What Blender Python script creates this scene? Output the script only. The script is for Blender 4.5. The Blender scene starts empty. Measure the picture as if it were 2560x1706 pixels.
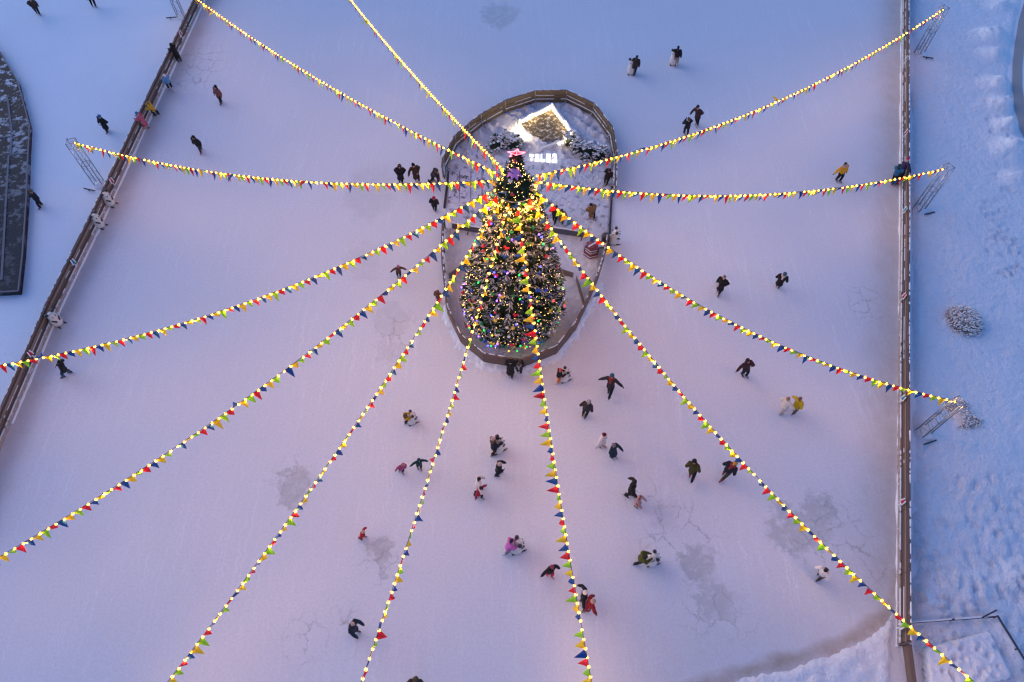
import bpy, bmesh, math, random
import numpy as np
from mathutils import Vector, Matrix, noise as mn

R = random.Random(7)
scn = bpy.context.scene
COL = scn.collection

# ------------------------------------------------------------------ survey
# The place was measured from the photograph: a drone 27 m up, tipped 32.8 degrees
# from straight down.  at() gives the world point on the level z for a survey mark.
TH = math.radians(32.8); FPX = 1707.0; CAMH = 27.0
def at(px, py, z=0.0):
    a = (px - 1280) / FPX; b = (853 - py) / FPX
    d = (a, math.sin(TH) + b * math.cos(TH), -math.cos(TH) + b * math.sin(TH))
    t = (z - CAMH) / d[2]
    return Vector((d[0] * t, d[1] * t, z))

LF = [at(509, 0), at(250, 560), at(143, 780), at(25, 1060)]
LF = [LF[0] + (LF[0] - LF[1]).normalized() * 6] + LF + [LF[3] + (LF[3] - LF[2]).normalized() * 5]
RF = [at(2257, -160), at(2256, 0), at(2253, 560), at(2249, 900), at(2246, 1612)]
BANK = [(2244, 1440), (2238, 1500), (2205, 1552), (2150, 1590), (2080, 1617), (2000, 1642), (1900, 1672), (1800, 1702), (1690, 1735)]

# ------------------------------------------------------------------ tagging
def tag(o, label=None, cat=None, group=None, kind=None):
    if label: o['label'] = label
    if cat: o['category'] = cat
    if group: o['group'] = group
    if kind: o['kind'] = kind
    return o
def empty(name, loc, rz=0.0):
    o = bpy.data.objects.new(name, None); COL.objects.link(o)
    o.empty_display_size = 0.2; o.location = loc; o.rotation_euler = (0, 0, rz); return o
def link(name, me, parent=None, loc=None):
    o = bpy.data.objects.new(name, me); COL.objects.link(o)
    if parent: o.parent = parent
    if loc is not None: o.location = loc
    return o
def copy_tree(o, parent=None):
    c = o.copy(); COL.objects.link(c); c.parent = parent
    for ch in list(o.children): copy_tree(ch, c)
    return c

# ------------------------------------------------------------------ materials
def nodes(name):
    m = bpy.data.materials.new(name); m.use_nodes = True
    nt = m.node_tree; b = nt.nodes['Principled BSDF']; return m, nt, b
def N(nt, t, **kw):
    n = nt.nodes.new(t)
    for k, v in kw.items(): setattr(n, k, v)
    return n
def mix(nt, fac, a, b, mode='MIX'):
    n = N(nt, 'ShaderNodeMix', data_type='RGBA', blend_type=mode)
    for sock, v in ((n.inputs[0], fac), (n.inputs[6], a), (n.inputs[7], b)):
        if hasattr(v, 'links') or hasattr(v, 'is_linked'): nt.links.new(v, sock)
        else: sock.default_value = v if isinstance(v, (int, float)) else (*v, 1)
    return n.outputs[2]
def math_(nt, op, a, b=0.0, clamp=False):
    n = N(nt, 'ShaderNodeMath', operation=op, use_clamp=clamp)
    for s, v in ((n.inputs[0], a), (n.inputs[1], b)):
        if isinstance(v, (int, float)): s.default_value = v
        else: nt.links.new(v, s)
    return n.outputs[0]
def ramp(nt, x, lo, hi, a=0.0, b=1.0, smooth=True):
    n = N(nt, 'ShaderNodeMapRange', interpolation_type='SMOOTHSTEP' if smooth else 'LINEAR')
    nt.links.new(x, n.inputs[0])
    for i, v in enumerate((lo, hi, a, b)): n.inputs[1 + i].default_value = v
    return n.outputs[0]
def noise(nt, vec, scale, detail=4, rough=.55):
    n = N(nt, 'ShaderNodeTexNoise'); n.inputs['Scale'].default_value = scale
    n.inputs['Detail'].default_value = detail; n.inputs['Roughness'].default_value = rough
    if vec is not None: nt.links.new(vec, n.inputs['Vector'])
    return n.outputs['Fac']
def bump(nt, b, h, strength, dist):
    n = N(nt, 'ShaderNodeBump'); n.inputs['Strength'].default_value = strength
    n.inputs['Distance'].default_value = dist
    nt.links.new(h, n.inputs['Height']); nt.links.new(n.outputs[0], b.inputs['Normal'])
MATS = {}
def cloth(col, rough=.85, var=.25, scale=14, sheen=0.0):
    key = ('cloth', col, rough, var, scale)
    if key in MATS: return MATS[key]
    m, nt, b = nodes('cloth')
    tc = N(nt, 'ShaderNodeTexCoord')
    f = noise(nt, tc.outputs['Object'], scale, 3)
    c = mix(nt, f, tuple(x * (1 - var) for x in col), tuple(min(1, x * (1 + var)) for x in col))
    nt.links.new(c, b.inputs['Base Color']); b.inputs['Roughness'].default_value = rough
    bump(nt, b, f, .25, .02)
    b.inputs['Specular IOR Level'].default_value = .25
    MATS[key] = m; return m
def plain(col, rough=.5, metal=0.0, emit=None, es=0.0, spec=.5):
    key = ('plain', col, rough, metal, emit, es)
    if key in MATS: return MATS[key]
    m, nt, b = nodes('surface')
    tc = N(nt, 'ShaderNodeTexCoord'); f = noise(nt, tc.outputs['Object'], 9, 2)
    c = mix(nt, f, tuple(x * .9 for x in col), tuple(min(1, x * 1.1) for x in col))
    nt.links.new(c, b.inputs['Base Color'])
    b.inputs['Roughness'].default_value = rough; b.inputs['Metallic'].default_value = metal
    b.inputs['Specular IOR Level'].default_value = spec
    if emit:
        b.inputs['Emission Color'].default_value = (*emit, 1); b.inputs['Emission Strength'].default_value = es
    MATS[key] = m; return m
def geo_pos(nt): return N(nt, 'ShaderNodeNewGeometry').outputs['Position']

def mat_snow(name, col, var=.05, b1=.5, big=1.2, dirt=None, fine=16):
    m, nt, b = nodes(name); P = geo_pos(nt)
    f1 = noise(nt, P, .35, 5); f2 = noise(nt, P, fine, 4, .7); f3 = noise(nt, P, 3.2, 5, .6)
    c = mix(nt, f1, tuple(x * (1 - var) for x in col), tuple(min(1, x * (1 + var)) for x in col))
    c = mix(nt, math_(nt, 'MULTIPLY', ramp(nt, noise(nt, P, 9, 5, .9), .36, .66), .30), c, tuple(x * .74 for x in col))
    if dirt:
        k = ramp(nt, noise(nt, P, dirt[1], 6, .7), dirt[2], dirt[3])
        if len(dirt) > 4:
            sx = N(nt, 'ShaderNodeSeparateXYZ'); nt.links.new(P, sx.inputs[0])
            k = math_(nt, 'MULTIPLY', k, math_(nt, 'MULTIPLY', ramp(nt, sx.outputs[1], dirt[4] - .5, dirt[4] + .8), ramp(nt, sx.outputs[1], dirt[5] + 1, dirt[5] - 1)))
        c = mix(nt, k, c, dirt[0])
    nt.links.new(c, b.inputs['Base Color']); b.inputs['Roughness'].default_value = .75
    b.inputs['Specular IOR Level'].default_value = .2
    h = math_(nt, 'ADD', math_(nt, 'MULTIPLY', f2, .35), f3)
    bump(nt, b, h, b1, .06 * big)
    return m

STAINS = [  # x, y, half sizes, turn : worn-through grey patches of bare ice
    (735, 1215, 44, 52, 0, 1), (957, 1388, 40, 42, .3, .9), (1995, 1330, 78, 70, .2, .9), (2055, 1275, 50, 40, 0, .9),
    (1742, 1400, 46, 52, .3, 1), (1790, 1500, 52, 66, .4, .75), (1250, 38, 46, 34, .2, .8), (925, 480, 62, 74, 0, .38),
    (905, 655, 55, 50, 0, .28), (985, 800, 40, 46, 0, .42), (975, 880, 40, 30, 0, .35), (1660, 1290, 30, 40, 0, .3)]
CRACKS = [(1700, 1330, 130, 90), (1790, 1530, 110, 90), (2060, 1330, 150, 120), (2165, 760, 62, 62), (735, 1200, 62, 72), (960, 1410, 66, 70),
          (760, 1600, 60, 80), (855, 1580, 60, 70), (490, 170, 85, 80), (990, 830, 60, 70), (1600, 1235, 60, 50), (2180, 1400, 60, 90)]
def mat_ice():
    m, nt, b = nodes('frosted_ice'); P = geo_pos(nt)
    wn = N(nt, 'ShaderNodeTexNoise'); wn.inputs['Scale'].default_value = 1.3; wn.inputs['Detail'].default_value = 7
    wn.inputs['Roughness'].default_value = .74
    nt.links.new(P, wn.inputs['Vector'])
    off = N(nt, 'ShaderNodeVectorMath', operation='MULTIPLY_ADD')
    nt.links.new(wn.outputs['Color'], off.inputs[0]); off.inputs[1].default_value = (3.2, 3.2, 0); off.inputs[2].default_value = (-1.6, -1.6, 0)
    Q = N(nt, 'ShaderNodeVectorMath', operation='ADD'); nt.links.new(P, Q.inputs[0]); nt.links.new(off.outputs[0], Q.inputs[1]); Q = Q.outputs[0]
    def blob(src, px, py, rx, ry, inner, outer):
        c = at(px, py); ex = abs(at(px + rx, py).x - c.x); ey = abs(at(px, py + ry).y - c.y)
        s = N(nt, 'ShaderNodeVectorMath', operation='SUBTRACT'); nt.links.new(src, s.inputs[0]); s.inputs[1].default_value = c
        d = N(nt, 'ShaderNodeVectorMath', operation='MULTIPLY'); nt.links.new(s.outputs[0], d.inputs[0]); d.inputs[1].default_value = (1 / ex, 1 / ey, 0)
        l = N(nt, 'ShaderNodeVectorMath', operation='LENGTH'); nt.links.new(d.outputs[0], l.inputs[0])
        return ramp(nt, l.outputs['Value'], outer, inner)
    st = None
    for px, py, rx, ry, rot, k in STAINS:
        v = math_(nt, 'MULTIPLY', blob(Q, px, py, rx, ry, .72, 1.12), k)
        st = v if st is None else math_(nt, 'MAXIMUM', st, v)
    patch = ramp(nt, noise(nt, P, 2.6, 6, .72), .34, .56)
    st = math_(nt, 'MULTIPLY', st, math_(nt, 'ADD', math_(nt, 'MULTIPLY', patch, .6), .4))
    cr = None
    for px, py, rx, ry in CRACKS:
        v = blob(P, px, py, rx, ry, .2, 1.25); cr = v if cr is None else math_(nt, 'MAXIMUM', cr, v)
    vo = N(nt, 'ShaderNodeTexVoronoi', feature='DISTANCE_TO_EDGE'); vo.inputs['Scale'].default_value = 1.25
    o2 = N(nt, 'ShaderNodeVectorMath', operation='MULTIPLY_ADD'); nt.links.new(wn.outputs['Color'], o2.inputs[0]); o2.inputs[1].default_value = (.9, .9, 0); nt.links.new(P, o2.inputs[2])
    nt.links.new(o2.outputs[0], vo.inputs['Vector'])
    line = ramp(nt, vo.outputs['Distance'], .036, .006)
    line = math_(nt, 'MULTIPLY', line, ramp(nt, noise(nt, P, 1.6, 4), .36, .52))
    cr = math_(nt, 'MULTIPLY', math_(nt, 'MULTIPLY', line, cr), .78)
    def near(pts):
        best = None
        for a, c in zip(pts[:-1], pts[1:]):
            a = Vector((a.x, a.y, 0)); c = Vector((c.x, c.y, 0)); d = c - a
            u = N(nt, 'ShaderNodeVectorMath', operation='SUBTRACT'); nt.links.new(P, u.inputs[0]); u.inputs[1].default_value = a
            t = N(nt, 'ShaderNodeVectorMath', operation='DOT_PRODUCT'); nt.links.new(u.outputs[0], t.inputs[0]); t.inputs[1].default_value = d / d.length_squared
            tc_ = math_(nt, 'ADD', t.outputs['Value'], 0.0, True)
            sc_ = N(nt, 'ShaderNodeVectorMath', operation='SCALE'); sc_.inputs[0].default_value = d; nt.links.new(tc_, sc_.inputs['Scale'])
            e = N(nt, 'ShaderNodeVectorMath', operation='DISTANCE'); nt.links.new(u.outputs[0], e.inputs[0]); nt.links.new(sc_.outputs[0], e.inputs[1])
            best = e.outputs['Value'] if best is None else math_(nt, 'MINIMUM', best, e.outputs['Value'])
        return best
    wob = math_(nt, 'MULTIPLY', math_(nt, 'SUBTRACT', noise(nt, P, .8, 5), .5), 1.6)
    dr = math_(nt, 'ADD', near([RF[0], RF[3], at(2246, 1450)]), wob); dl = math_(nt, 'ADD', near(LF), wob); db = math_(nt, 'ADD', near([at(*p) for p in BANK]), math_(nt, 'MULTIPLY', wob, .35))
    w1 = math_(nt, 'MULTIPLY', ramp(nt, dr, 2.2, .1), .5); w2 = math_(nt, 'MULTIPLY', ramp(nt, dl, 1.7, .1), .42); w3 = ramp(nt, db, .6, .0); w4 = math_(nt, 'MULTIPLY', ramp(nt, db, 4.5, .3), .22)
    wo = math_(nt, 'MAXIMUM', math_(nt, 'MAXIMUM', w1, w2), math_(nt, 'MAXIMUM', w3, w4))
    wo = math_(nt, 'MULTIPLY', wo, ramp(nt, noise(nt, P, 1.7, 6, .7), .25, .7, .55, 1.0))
    # skate scratches: long thin streaks at several headings
    sc = None
    for i, (ang, s) in enumerate(((.2, 1.1), (1.35, .9), (-.75, 1.3), (.75, .8))):
        mp = N(nt, 'ShaderNodeMapping'); mp.inputs['Rotation'].default_value = (0, 0, ang); mp.inputs['Location'].default_value = (i * 7.3, i * 3.1, 0)
        mp.inputs['Scale'].default_value = (11 * s, .13, 1)
        nt.links.new(o2.outputs[0], mp.inputs['Vector'])
        v = ramp(nt, noise(nt, mp.outputs[0], 1, 3, .6), .58, .74); sc = v if sc is None else math_(nt, 'MAXIMUM', sc, v)
    sc = math_(nt, 'MULTIPLY', sc, ramp(nt, noise(nt, P, .22, 3), .35, .7))
    base = mix(nt, noise(nt, P, .14, 5), (.68, .67, .71), (.79, .77, .79))
    base = mix(nt, math_(nt, 'MULTIPLY', ramp(nt, noise(nt, P, 10, 5, .9), .36, .64), .42), base, (.52, .51, .55))
    base = mix(nt, math_(nt, 'MULTIPLY', sc, .5), base, (.95, .95, .97))
    base = mix(nt, math_(nt, 'MULTIPLY', st, .64), base, (.40, .40, .40))
    base = mix(nt, cr, base, (.36, .35, .36))
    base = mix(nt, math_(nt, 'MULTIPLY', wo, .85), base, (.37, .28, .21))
    nt.links.new(base, b.inputs['Base Color'])
    r = ramp(nt, st, 0, 1, .62, .42); nt.links.new(r, b.inputs['Roughness']); b.inputs['Specular IOR Level'].default_value = .3
    bump(nt, b, math_(nt, 'ADD', noise(nt, P, 30, 3, .7), math_(nt, 'MULTIPLY', sc, .5)), .22, .02)
    return m

def mat_wood(name, a, bcol, snow=.0, scale=2.0):
    m, nt, b = nodes(name); tc = N(nt, 'ShaderNodeTexCoord')
    mp = N(nt, 'ShaderNodeMapping'); mp.inputs['Scale'].default_value = (1.2, 1.2, 22); nt.links.new(tc.outputs['Object'], mp.inputs['Vector'])
    f = noise(nt, mp.outputs[0], scale, 5, .6); P = geo_pos(nt); g = noise(nt, P, 1.1, 4)
    c = mix(nt, f, a, bcol); c = mix(nt, math_(nt, 'MULTIPLY', g, .5), c, tuple(x * .55 for x in a))
    if snow:
        k = ramp(nt, noise(nt, P, 5, 6, .7), 1 - snow - .08, 1 - snow + .08); c = mix(nt, k, c, (.75, .76, .8))
    nt.links.new(c, b.inputs['Base Color']); b.inputs['Roughness'].default_value = .8; bump(nt, b, f, .3, .01)
    b.inputs['Specular IOR Level'].default_value = .2
    return m

SNOW = mat_snow('packed_snow', (.83, .83, .87), .05, .45, 1.0)
SNOW_R = mat_snow('drifted_snow', (.84, .84, .88), .05, 1.0, 2.4)
SNOW_I = mat_snow('trodden_snow', (.72, .71, .75), .06, 1.0, 2.4, ((.30, .28, .31), 2.6, .50, .64, 24.0, 30.5))
SNOW_C = mat_snow('clinging_snow', (.8, .8, .83), .04, .6, .8)
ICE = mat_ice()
WOOD = mat_wood('weathered_brown_plank', (.23, .155, .125), (.125, .085, .07), .0)
WOOD_D = mat_wood('dark_plank', (.115, .075, .062), (.065, .044, .038), .0)
WOOD_M = mat_wood('scuffed_plank', (.33, .24, .20), (.20, .145, .12), .08)
WOOD_T = mat_wood('snowy_top_board', (.21, .14, .115), (.13, .09, .075), .30)
WOOD_O = mat_wood('olive_plank', (.20, .15, .085), (.10, .075, .05), .0)
WOOD_L = mat_wood('pale_kick_board', (.42, .33, .31), (.30, .23, .21), .38)
GREYW = mat_wood('grey_plank', (.17, .17, .19), (.10, .10, .12), .18)
STEEL = plain((.33, .34, .37), .38, .8)
BLACKM = plain((.02, .02, .022), .55, .2)
WHITEP = plain((.78, .76, .74), .5)

# ------------------------------------------------------------------ mesh builder
class MB:
    def __init__(s): s.v = []; s.f = []; s.m = []; s.sm = []
    def add(s, vs, fs, mi=0, smooth=False):
        o = len(s.v); s.v += [tuple(v) for v in vs]
        for f in fs: s.f.append(tuple(i + o for i in f)); s.m.append(mi); s.sm.append(smooth)
    def box(s, c, size, rz=0.0, mi=0, M=None):
        x, y, z = (k / 2 for k in size)
        vs = [Vector((a, b, d)) for a in (-x, x) for b in (-y, y) for d in (-z, z)]
        M = M or Matrix.Rotation(rz, 4, 'Z'); c = Vector(c)
        s.add([M @ v + c for v in vs], [(0, 1, 3, 2), (4, 6, 7, 5), (0, 4, 5, 1), (2, 3, 7, 6), (0, 2, 6, 4), (1, 5, 7, 3)], mi)
    def beam(s, p, q, w, h, mi=0, up=Vector((0, 0, 1))):
        p, q = Vector(p), Vector(q); d = q - p; L = d.length; d.normalize()
        sd = d.cross(up)
        if sd.length < 1e-4: sd = d.cross(Vector((1, 0, 0)))
        sd.normalize(); u = sd.cross(d)
        M = Matrix((d, sd, u)).transposed().to_4x4()
        s.box((p + q) / 2, (L, w, h), 0, mi, M)
    def loft(s, pts, n=10, mi=0, side=None, smooth=True):
        """pts: (pos, r_side, r_front); closed ends"""
        P = [Vector(p[0]) for p in pts]; o = len(s.v); k = len(P); rings = []
        for i in range(k):
            d = (P[min(i + 1, k - 1)] - P[max(i - 1, 0)])
            d = d.normalized() if d.length > 1e-6 else Vector((0, 0, 1))
            sd = Vector(side) if side is not None else (Vector((1, 0, 0)) if abs(d.x) < .9 else Vector((0, 1, 0)))
            sd = sd - d * sd.dot(d)
            if sd.length < 1e-4: sd = d.orthogonal()
            sd.normalize(); fr = d.cross(sd)
            for j in range(n):
                a = 2 * math.pi * j / n
                s.v.append(tuple(P[i] + sd * math.cos(a) * pts[i][1] + fr * math.sin(a) * pts[i][2]))
        for i in range(k - 1):
            for j in range(n):
                j2 = (j + 1) % n
                s.f.append((o + i * n + j, o + i * n + j2, o + (i + 1) * n + j2, o + (i + 1) * n + j)); s.m.append(mi); s.sm.append(smooth)
        s.f.append(tuple(o + j for j in range(n - 1, -1, -1))); s.m.append(mi); s.sm.append(smooth)
        s.f.append(tuple(o + (k - 1) * n + j for j in range(n))); s.m.append(mi); s.sm.append(smooth)
    def capsule(s, p, q, r0, r1, n=10, mi=0):
        p, q = Vector(p), Vector(q); d = q - p; L = max(d.length, 1e-5); d /= L; pts = []
        for a in (85, 55, 25): pts.append((p - d * r0 * math.sin(math.radians(a)), r0 * math.cos(math.radians(a)), r0 * math.cos(math.radians(a))))
        pts += [(p, r0, r0), (q, r1, r1)]
        for a in (25, 55, 85): pts.append((q + d * r1 * math.sin(math.radians(a)), r1 * math.cos(math.radians(a)), r1 * math.cos(math.radians(a))))
        s.loft(pts, n, mi)
    def tube(s, p, q, r, n=6, mi=0, r1=None): s.loft([(p, r, r), (q, r1 or r, r1 or r)], n, mi)
    def path(s, pts, r, n=5, mi=0): s.loft([(p, r, r) for p in pts], n, mi)
    def ell(s, c, rs, up=Vector((0, 0, 1)), side=Vector((1, 0, 0)), n=12, k=8, mi=0):
        c = Vector(c); up = Vector(up).normalized(); pts = []
        for i in range(k + 1):
            a = math.pi * (i / k - .5) * .985
            pts.append((c + up * rs[2] * math.sin(a), rs[0] * math.cos(a), rs[1] * math.cos(a)))
        s.loft(pts, n, mi, side)
    def ball(s, c, r, n=10, k=6, mi=0): s.ell(c, (r, r, r), n=n, k=k, mi=mi)
    def mesh(s, name, mats):
        me = bpy.data.meshes.new(name); me.from_pydata(s.v, [], s.f)
        for m in (mats if isinstance(mats, (list, tuple)) else [mats]): me.materials.append(m)
        me.polygons.foreach_set('material_index', s.m); me.polygons.foreach_set('use_smooth', s.sm); me.update()
        return me
    def build(s, name, mats, parent=None, loc=None): return link(name, s.mesh(name, mats), parent, loc)

def remesh(mb, voxel, smooth=2, fac=.5):
    """weld overlapping closed shapes into one continuous skin"""
    me = mb.mesh('tmp', [plain((.5, .5, .5))]); ob = bpy.data.objects.new('tmp', me); COL.objects.link(ob)
    md = ob.modifiers.new('r', 'REMESH'); md.mode = 'VOXEL'; md.voxel_size = voxel; md.use_smooth_shade = True
    sm = ob.modifiers.new('s', 'SMOOTH'); sm.iterations = smooth; sm.factor = fac
    dg = bpy.context.evaluated_depsgraph_get(); ev = ob.evaluated_get(dg)
    out = bpy.data.meshes.new_from_object(ev); bpy.data.objects.remove(ob); bpy.data.meshes.remove(me)
    out.materials.clear(); return out

# ------------------------------------------------------------------ camera, sky, sun
cam = bpy.data.cameras.new('camera'); cam.sensor_width = 36; cam.lens = 36 * FPX / 2560; cam.clip_end = 2000
co = bpy.data.objects.new('camera', cam); COL.objects.link(co)
co.location = (0, 0, CAMH); co.rotation_euler = (TH, 0, 0); scn.camera = co
w = bpy.data.worlds.new('World'); scn.world = w; w.use_nodes = True
wt = w.node_tree; sky = wt.nodes.new('ShaderNodeTexSky'); sky.sky_type = 'NISHITA'; sky.sun_disc = False
SUN_EL, SUN_AZ = math.radians(9), math.radians(-62)       # azimuth from +Y toward +X
sky.sun_elevation = SUN_EL; sky.sun_rotation = SUN_AZ; sky.air_density = 1.0; sky.dust_density = .3; sky.ozone_density = 3.0
tint = wt.nodes.new('ShaderNodeMix'); tint.data_type = 'RGBA'; tint.blend_type = 'MULTIPLY'; tint.inputs[0].default_value = 1.0
wt.links.new(sky.outputs[0], tint.inputs[6]); tint.inputs[7].default_value = (.83, 1.02, 1.47, 1)      # dusk blue
wt.links.new(tint.outputs[2], wt.nodes['Background'].inputs[0]); wt.nodes['Background'].inputs[1].default_value = .15
sl = bpy.data.lights.new('sun', 'SUN'); sl.energy = .72; sl.angle = math.radians(60); sl.color = (1, .88, .86)
so = bpy.data.objects.new('sun', sl); COL.objects.link(so)
el = math.radians(22)
dirv = Vector((math.sin(SUN_AZ) * math.cos(el), math.cos(SUN_AZ) * math.cos(el), math.sin(el)))
so.rotation_euler = dirv.to_track_quat('Z', 'Y').to_euler(); so.location = (-30, 30, 40)
scn.view_settings.view_transform = 'Standard'; scn.view_settings.look = 'None'
scn.view_settings.exposure = 0.64; scn.view_settings.gamma = 1
scn.cycles.use_denoising = True; scn.cycles.sample_clamp_indirect = 4; scn.cycles.max_bounces = 6
scn.cycles.filter_width = 1.35

# ------------------------------------------------------------------ ground sheets
def fbm(x, y, s, o=4): return mn.fractal(Vector((x * s, y * s, 3.7)), 1.0, 2.0, o)
def poly_dist(xs, ys, poly):
    """signed distance (inside positive) of points to polygon, numpy"""
    P = np.array([(p[0], p[1]) for p in poly]); Qn = np.roll(P, -1, 0)
    d = np.full(xs.shape, 1e9); ins = np.zeros(xs.shape, bool)
    for (ax, ay), (bx, by) in zip(P, Qn):
        ex, ey = bx - ax, by - ay; L = ex * ex + ey * ey + 1e-12
        t = np.clip(((xs - ax) * ex + (ys - ay) * ey) / L, 0, 1)
        d = np.minimum(d, np.hypot(xs - ax - t * ex, ys - ay - t * ey))
        c = ((ay > ys) != (by > ys)) & (xs < (bx - ax) * (ys - ay) / (by - ay + 1e-12) + ax)
        ins ^= c
    return np.where(ins, d, -d)
def relief(name, poly, res, fn, mat):
    P = np.array([(p[0], p[1]) for p in poly]); x0, y0 = P.min(0) - res; x1, y1 = P.max(0) + res
    nx = int((x1 - x0) / res) + 1; ny = int((y1 - y0) / res) + 1
    X, Y = np.meshgrid(x0 + np.arange(nx) * res, y0 + np.arange(ny) * res)
    D = poly_dist(X, Y, poly); idx = -np.ones(X.shape, int); vs = []
    keep = D > -1.5 * res
    for j, i in zip(*np.nonzero(keep)):
        idx[j, i] = len(vs); vs.append((X[j, i], Y[j, i], fn(X[j, i], Y[j, i], D[j, i])))
    a, b, c, d = idx[:-1, :-1], idx[:-1, 1:], idx[1:, 1:], idx[1:, :-1]
    ok = (a >= 0) & (b >= 0) & (c >= 0) & (d >= 0)
    fs = np.stack([a[ok], b[ok], c[ok], d[ok]], 1).tolist()
    me = bpy.data.meshes.new(name); me.from_pydata(vs, [], fs); me.materials.append(mat)
    me.polygons.foreach_set('use_smooth', [True] * len(fs)); me.update()
    return link(name, me)
def sstep(x): x = max(0., min(1., x)); return x * x * (3 - 2 * x)
def flat(name, pts, z, mat):
    me = bpy.data.meshes.new(name); me.from_pydata([(p[0], p[1], z) for p in pts], [], [tuple(range(len(pts)))])
    me.materials.append(mat); me.update(); return link(name, me)

g = flat('snow_ground', [(-400, -300), (400, -300), (400, 600), (-400, 600)], -.004, SNOW); tag(g, kind='structure')
ice_poly = [LF[0] + Vector((0, 60, 0))] + LF + [Vector((LF[-1].x - 8, -20, 0)), Vector((at(2246, 1612).x, -20, 0))] + RF[::-1] + [RF[0] + Vector((2, 60, 0))]
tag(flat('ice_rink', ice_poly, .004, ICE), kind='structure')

# snow outside the right fence, drifting up towards the path
PATH_IN = [(2562, 0), (2547, 50), (2537, 110), (2531, 165), (2530, 215), (2537, 275), (2550, 325), (2580, 385)]
pin = [at(*p) for p in PATH_IN]
rr = [p + Vector((.38, 0, 0)) for p in RF]
right_poly = [rr[0] + Vector((0, 8, 0))] + rr + [Vector((rr[-1].x, -9, 0)), Vector((32, -9, 0)), at(2700, 700), at(2620, 450)] + pin[::-1] + [pin[0] + Vector((1, 10, 0))]
pits = []
for k in range(260):
    px = R.uniform(2290, 2580); py = R.uniform(1380, 1720) if R.random() < .75 else R.uniform(1180, 1400)
    c = at(px, py); pits.append((c.x, c.y, R.uniform(.12, .22), R.uniform(.04, .11)))
for k in range(90):
    px = R.uniform(2470, 2550); py = R.uniform(250, 700); c = at(px + 20 * math.sin(py * .02), py); pits.append((c.x, c.y, R.uniform(.12, .2), R.uniform(.04, .09)))
pa = np.array(pits)
mounds = []
for (px, py, r, h) in ((2500, 20, .9, .30), (2478, 95, 1.2, .42), (2485, 140, .9, .35), (2492, 215, 1.0, .42), (2505, 265, 1.0, .40), (2512, 320, .9, .38), (2530, 375, 1.2, .45), (2540, 450, .9, .3),
                       (2318, 122, .5, .14), (2316, 512, .5, .14), (2324, 1070, .7, .2), (2390, 1300, .5, .1), (2460, 1480, 1.0, .12), (2380, 1460, .9, .14), (2300, 1490, .7, .12), (2520, 1600, 1, .15), (2545, 1450, .9, .16)):
    c = at(px, py); mounds.append((c.x, c.y, r, h))
def right_h(x, y, d):
    rgh = .5 + sstep((14 - y) / 10); z = .05 + .07 * fbm(x, y, .28) + .065 * rgh * fbm(x, y, 1.1) + .035 * rgh * fbm(x, y, 3.4)
    for mx, my, r, h in mounds:
        q = ((x - mx) / r) ** 2 + ((y - my) / (r * .8)) ** 2
        if q < 6: z += 1.5 * h * math.exp(-q * 1.6) * (1 + .3 * fbm(x, y, 2))
    dd = (pa[:, 0] - x) ** 2 + (pa[:, 1] - y) ** 2; nr = dd < .3
    if nr.any():
        for i in np.nonzero(nr)[0]:
            q = dd[i] / pa[i, 2] ** 2; z += pa[i, 3] * (-math.exp(-q) + .55 * math.exp(-(math.sqrt(q) - 1.35) ** 2 * 5))
    k = sstep(d / .5); return max(z, .0) * k + (-.03) * (1 - k)
tag(relief('snow_field', right_poly, .13, right_h, SNOW_R), kind='structure')

pathm = mat_snow('gritted_path', (.40, .35, .33), .12, .3, .5)
pout = [p + Vector((.62, 0, 0)) for p in pin]
tag(flat('path', pin + pout[::-1], .02, pathm), kind='structure')

bank_poly = [at(*p) for p in BANK] + [Vector((at(2246, 1612).x - .06, -9, 0)), at(2246, 1612) + Vector((-.06, 0, 0)), at(2247, 1440) + Vector((-.06, 0, 0))]
bank_poly = [at(*p) for p in BANK] + [at(1690, 1900), at(2242, 1900), at(2242, 1500)]
tag(relief('snow_bank', bank_poly, .11, lambda x, y, d: -.07 + .16 * sstep((d + .16 * fbm(x, y, .9) + .12 * fbm(x, y, 4)) / .4) + (.07 * fbm(x, y, .6) + .07 * fbm(x, y, 2.2) + .03 * fbm(x, y, 5)) * sstep(d / .6), SNOW_R), kind='structure')

# ------------------------------------------------------------------ oval island
OVAL_UP = [(1105, 420), (1107, 396), (1137, 340), (1171, 311), (1201, 287), (1262, 253), (1338, 228), (1418, 227), (1487, 261), (1531, 319), (1542, 381), (1539, 469)]
OVAL_LO = [(1520, 588), (1513, 629), (1499, 677), (1477, 730), (1442, 804), (1392, 867), (1303, 901), (1264, 895), (1209, 886), (1150, 837), (1117, 767), (1112, 712), (1106, 656), (1105, 607), (1107, 546)]
OH = .8
up_pts = [at(x, y, OH).xy.to_3d() for x, y in OVAL_UP]; lo_pts = [at(x, y, OH).xy.to_3d() for x, y in OVAL_LO]
isl = up_pts + [at(1530, 495), at(1524, 587)] + lo_pts + [at(1112, 519), at(1121, 435)]
cx = sum(p.x for p in isl) / len(isl); cy = sum(p.y for p in isl) / len(isl); CEN = Vector((cx, cy, 0))
TREE = Vector((0.0, 18.9, 0))
FR = at(1372, 308)   # middle of the light frame
def isl_h(x, y, d):
    z = .07 + .05 * fbm(x, y, .5) + .025 * fbm(x, y, 2.1)
    if y > at(0, 400).y: z += .09 * math.sin((x * 1.1 + y * .8) * 6 + 4 * fbm(x, y, .7)) + .14 * fbm(x, y, 2.6)
    z += .035 * fbm(x, y, 4.5)
    q = math.hypot(x - TREE.x, y - TREE.y); z -= .0 if q > 3.4 else .03
    k = sstep(d / .25); return z * k + .02 * (1 - k) if d > 0 else -.02
tag(relief('snow_island', isl, .09, isl_h, SNOW_I), kind='structure')

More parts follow.
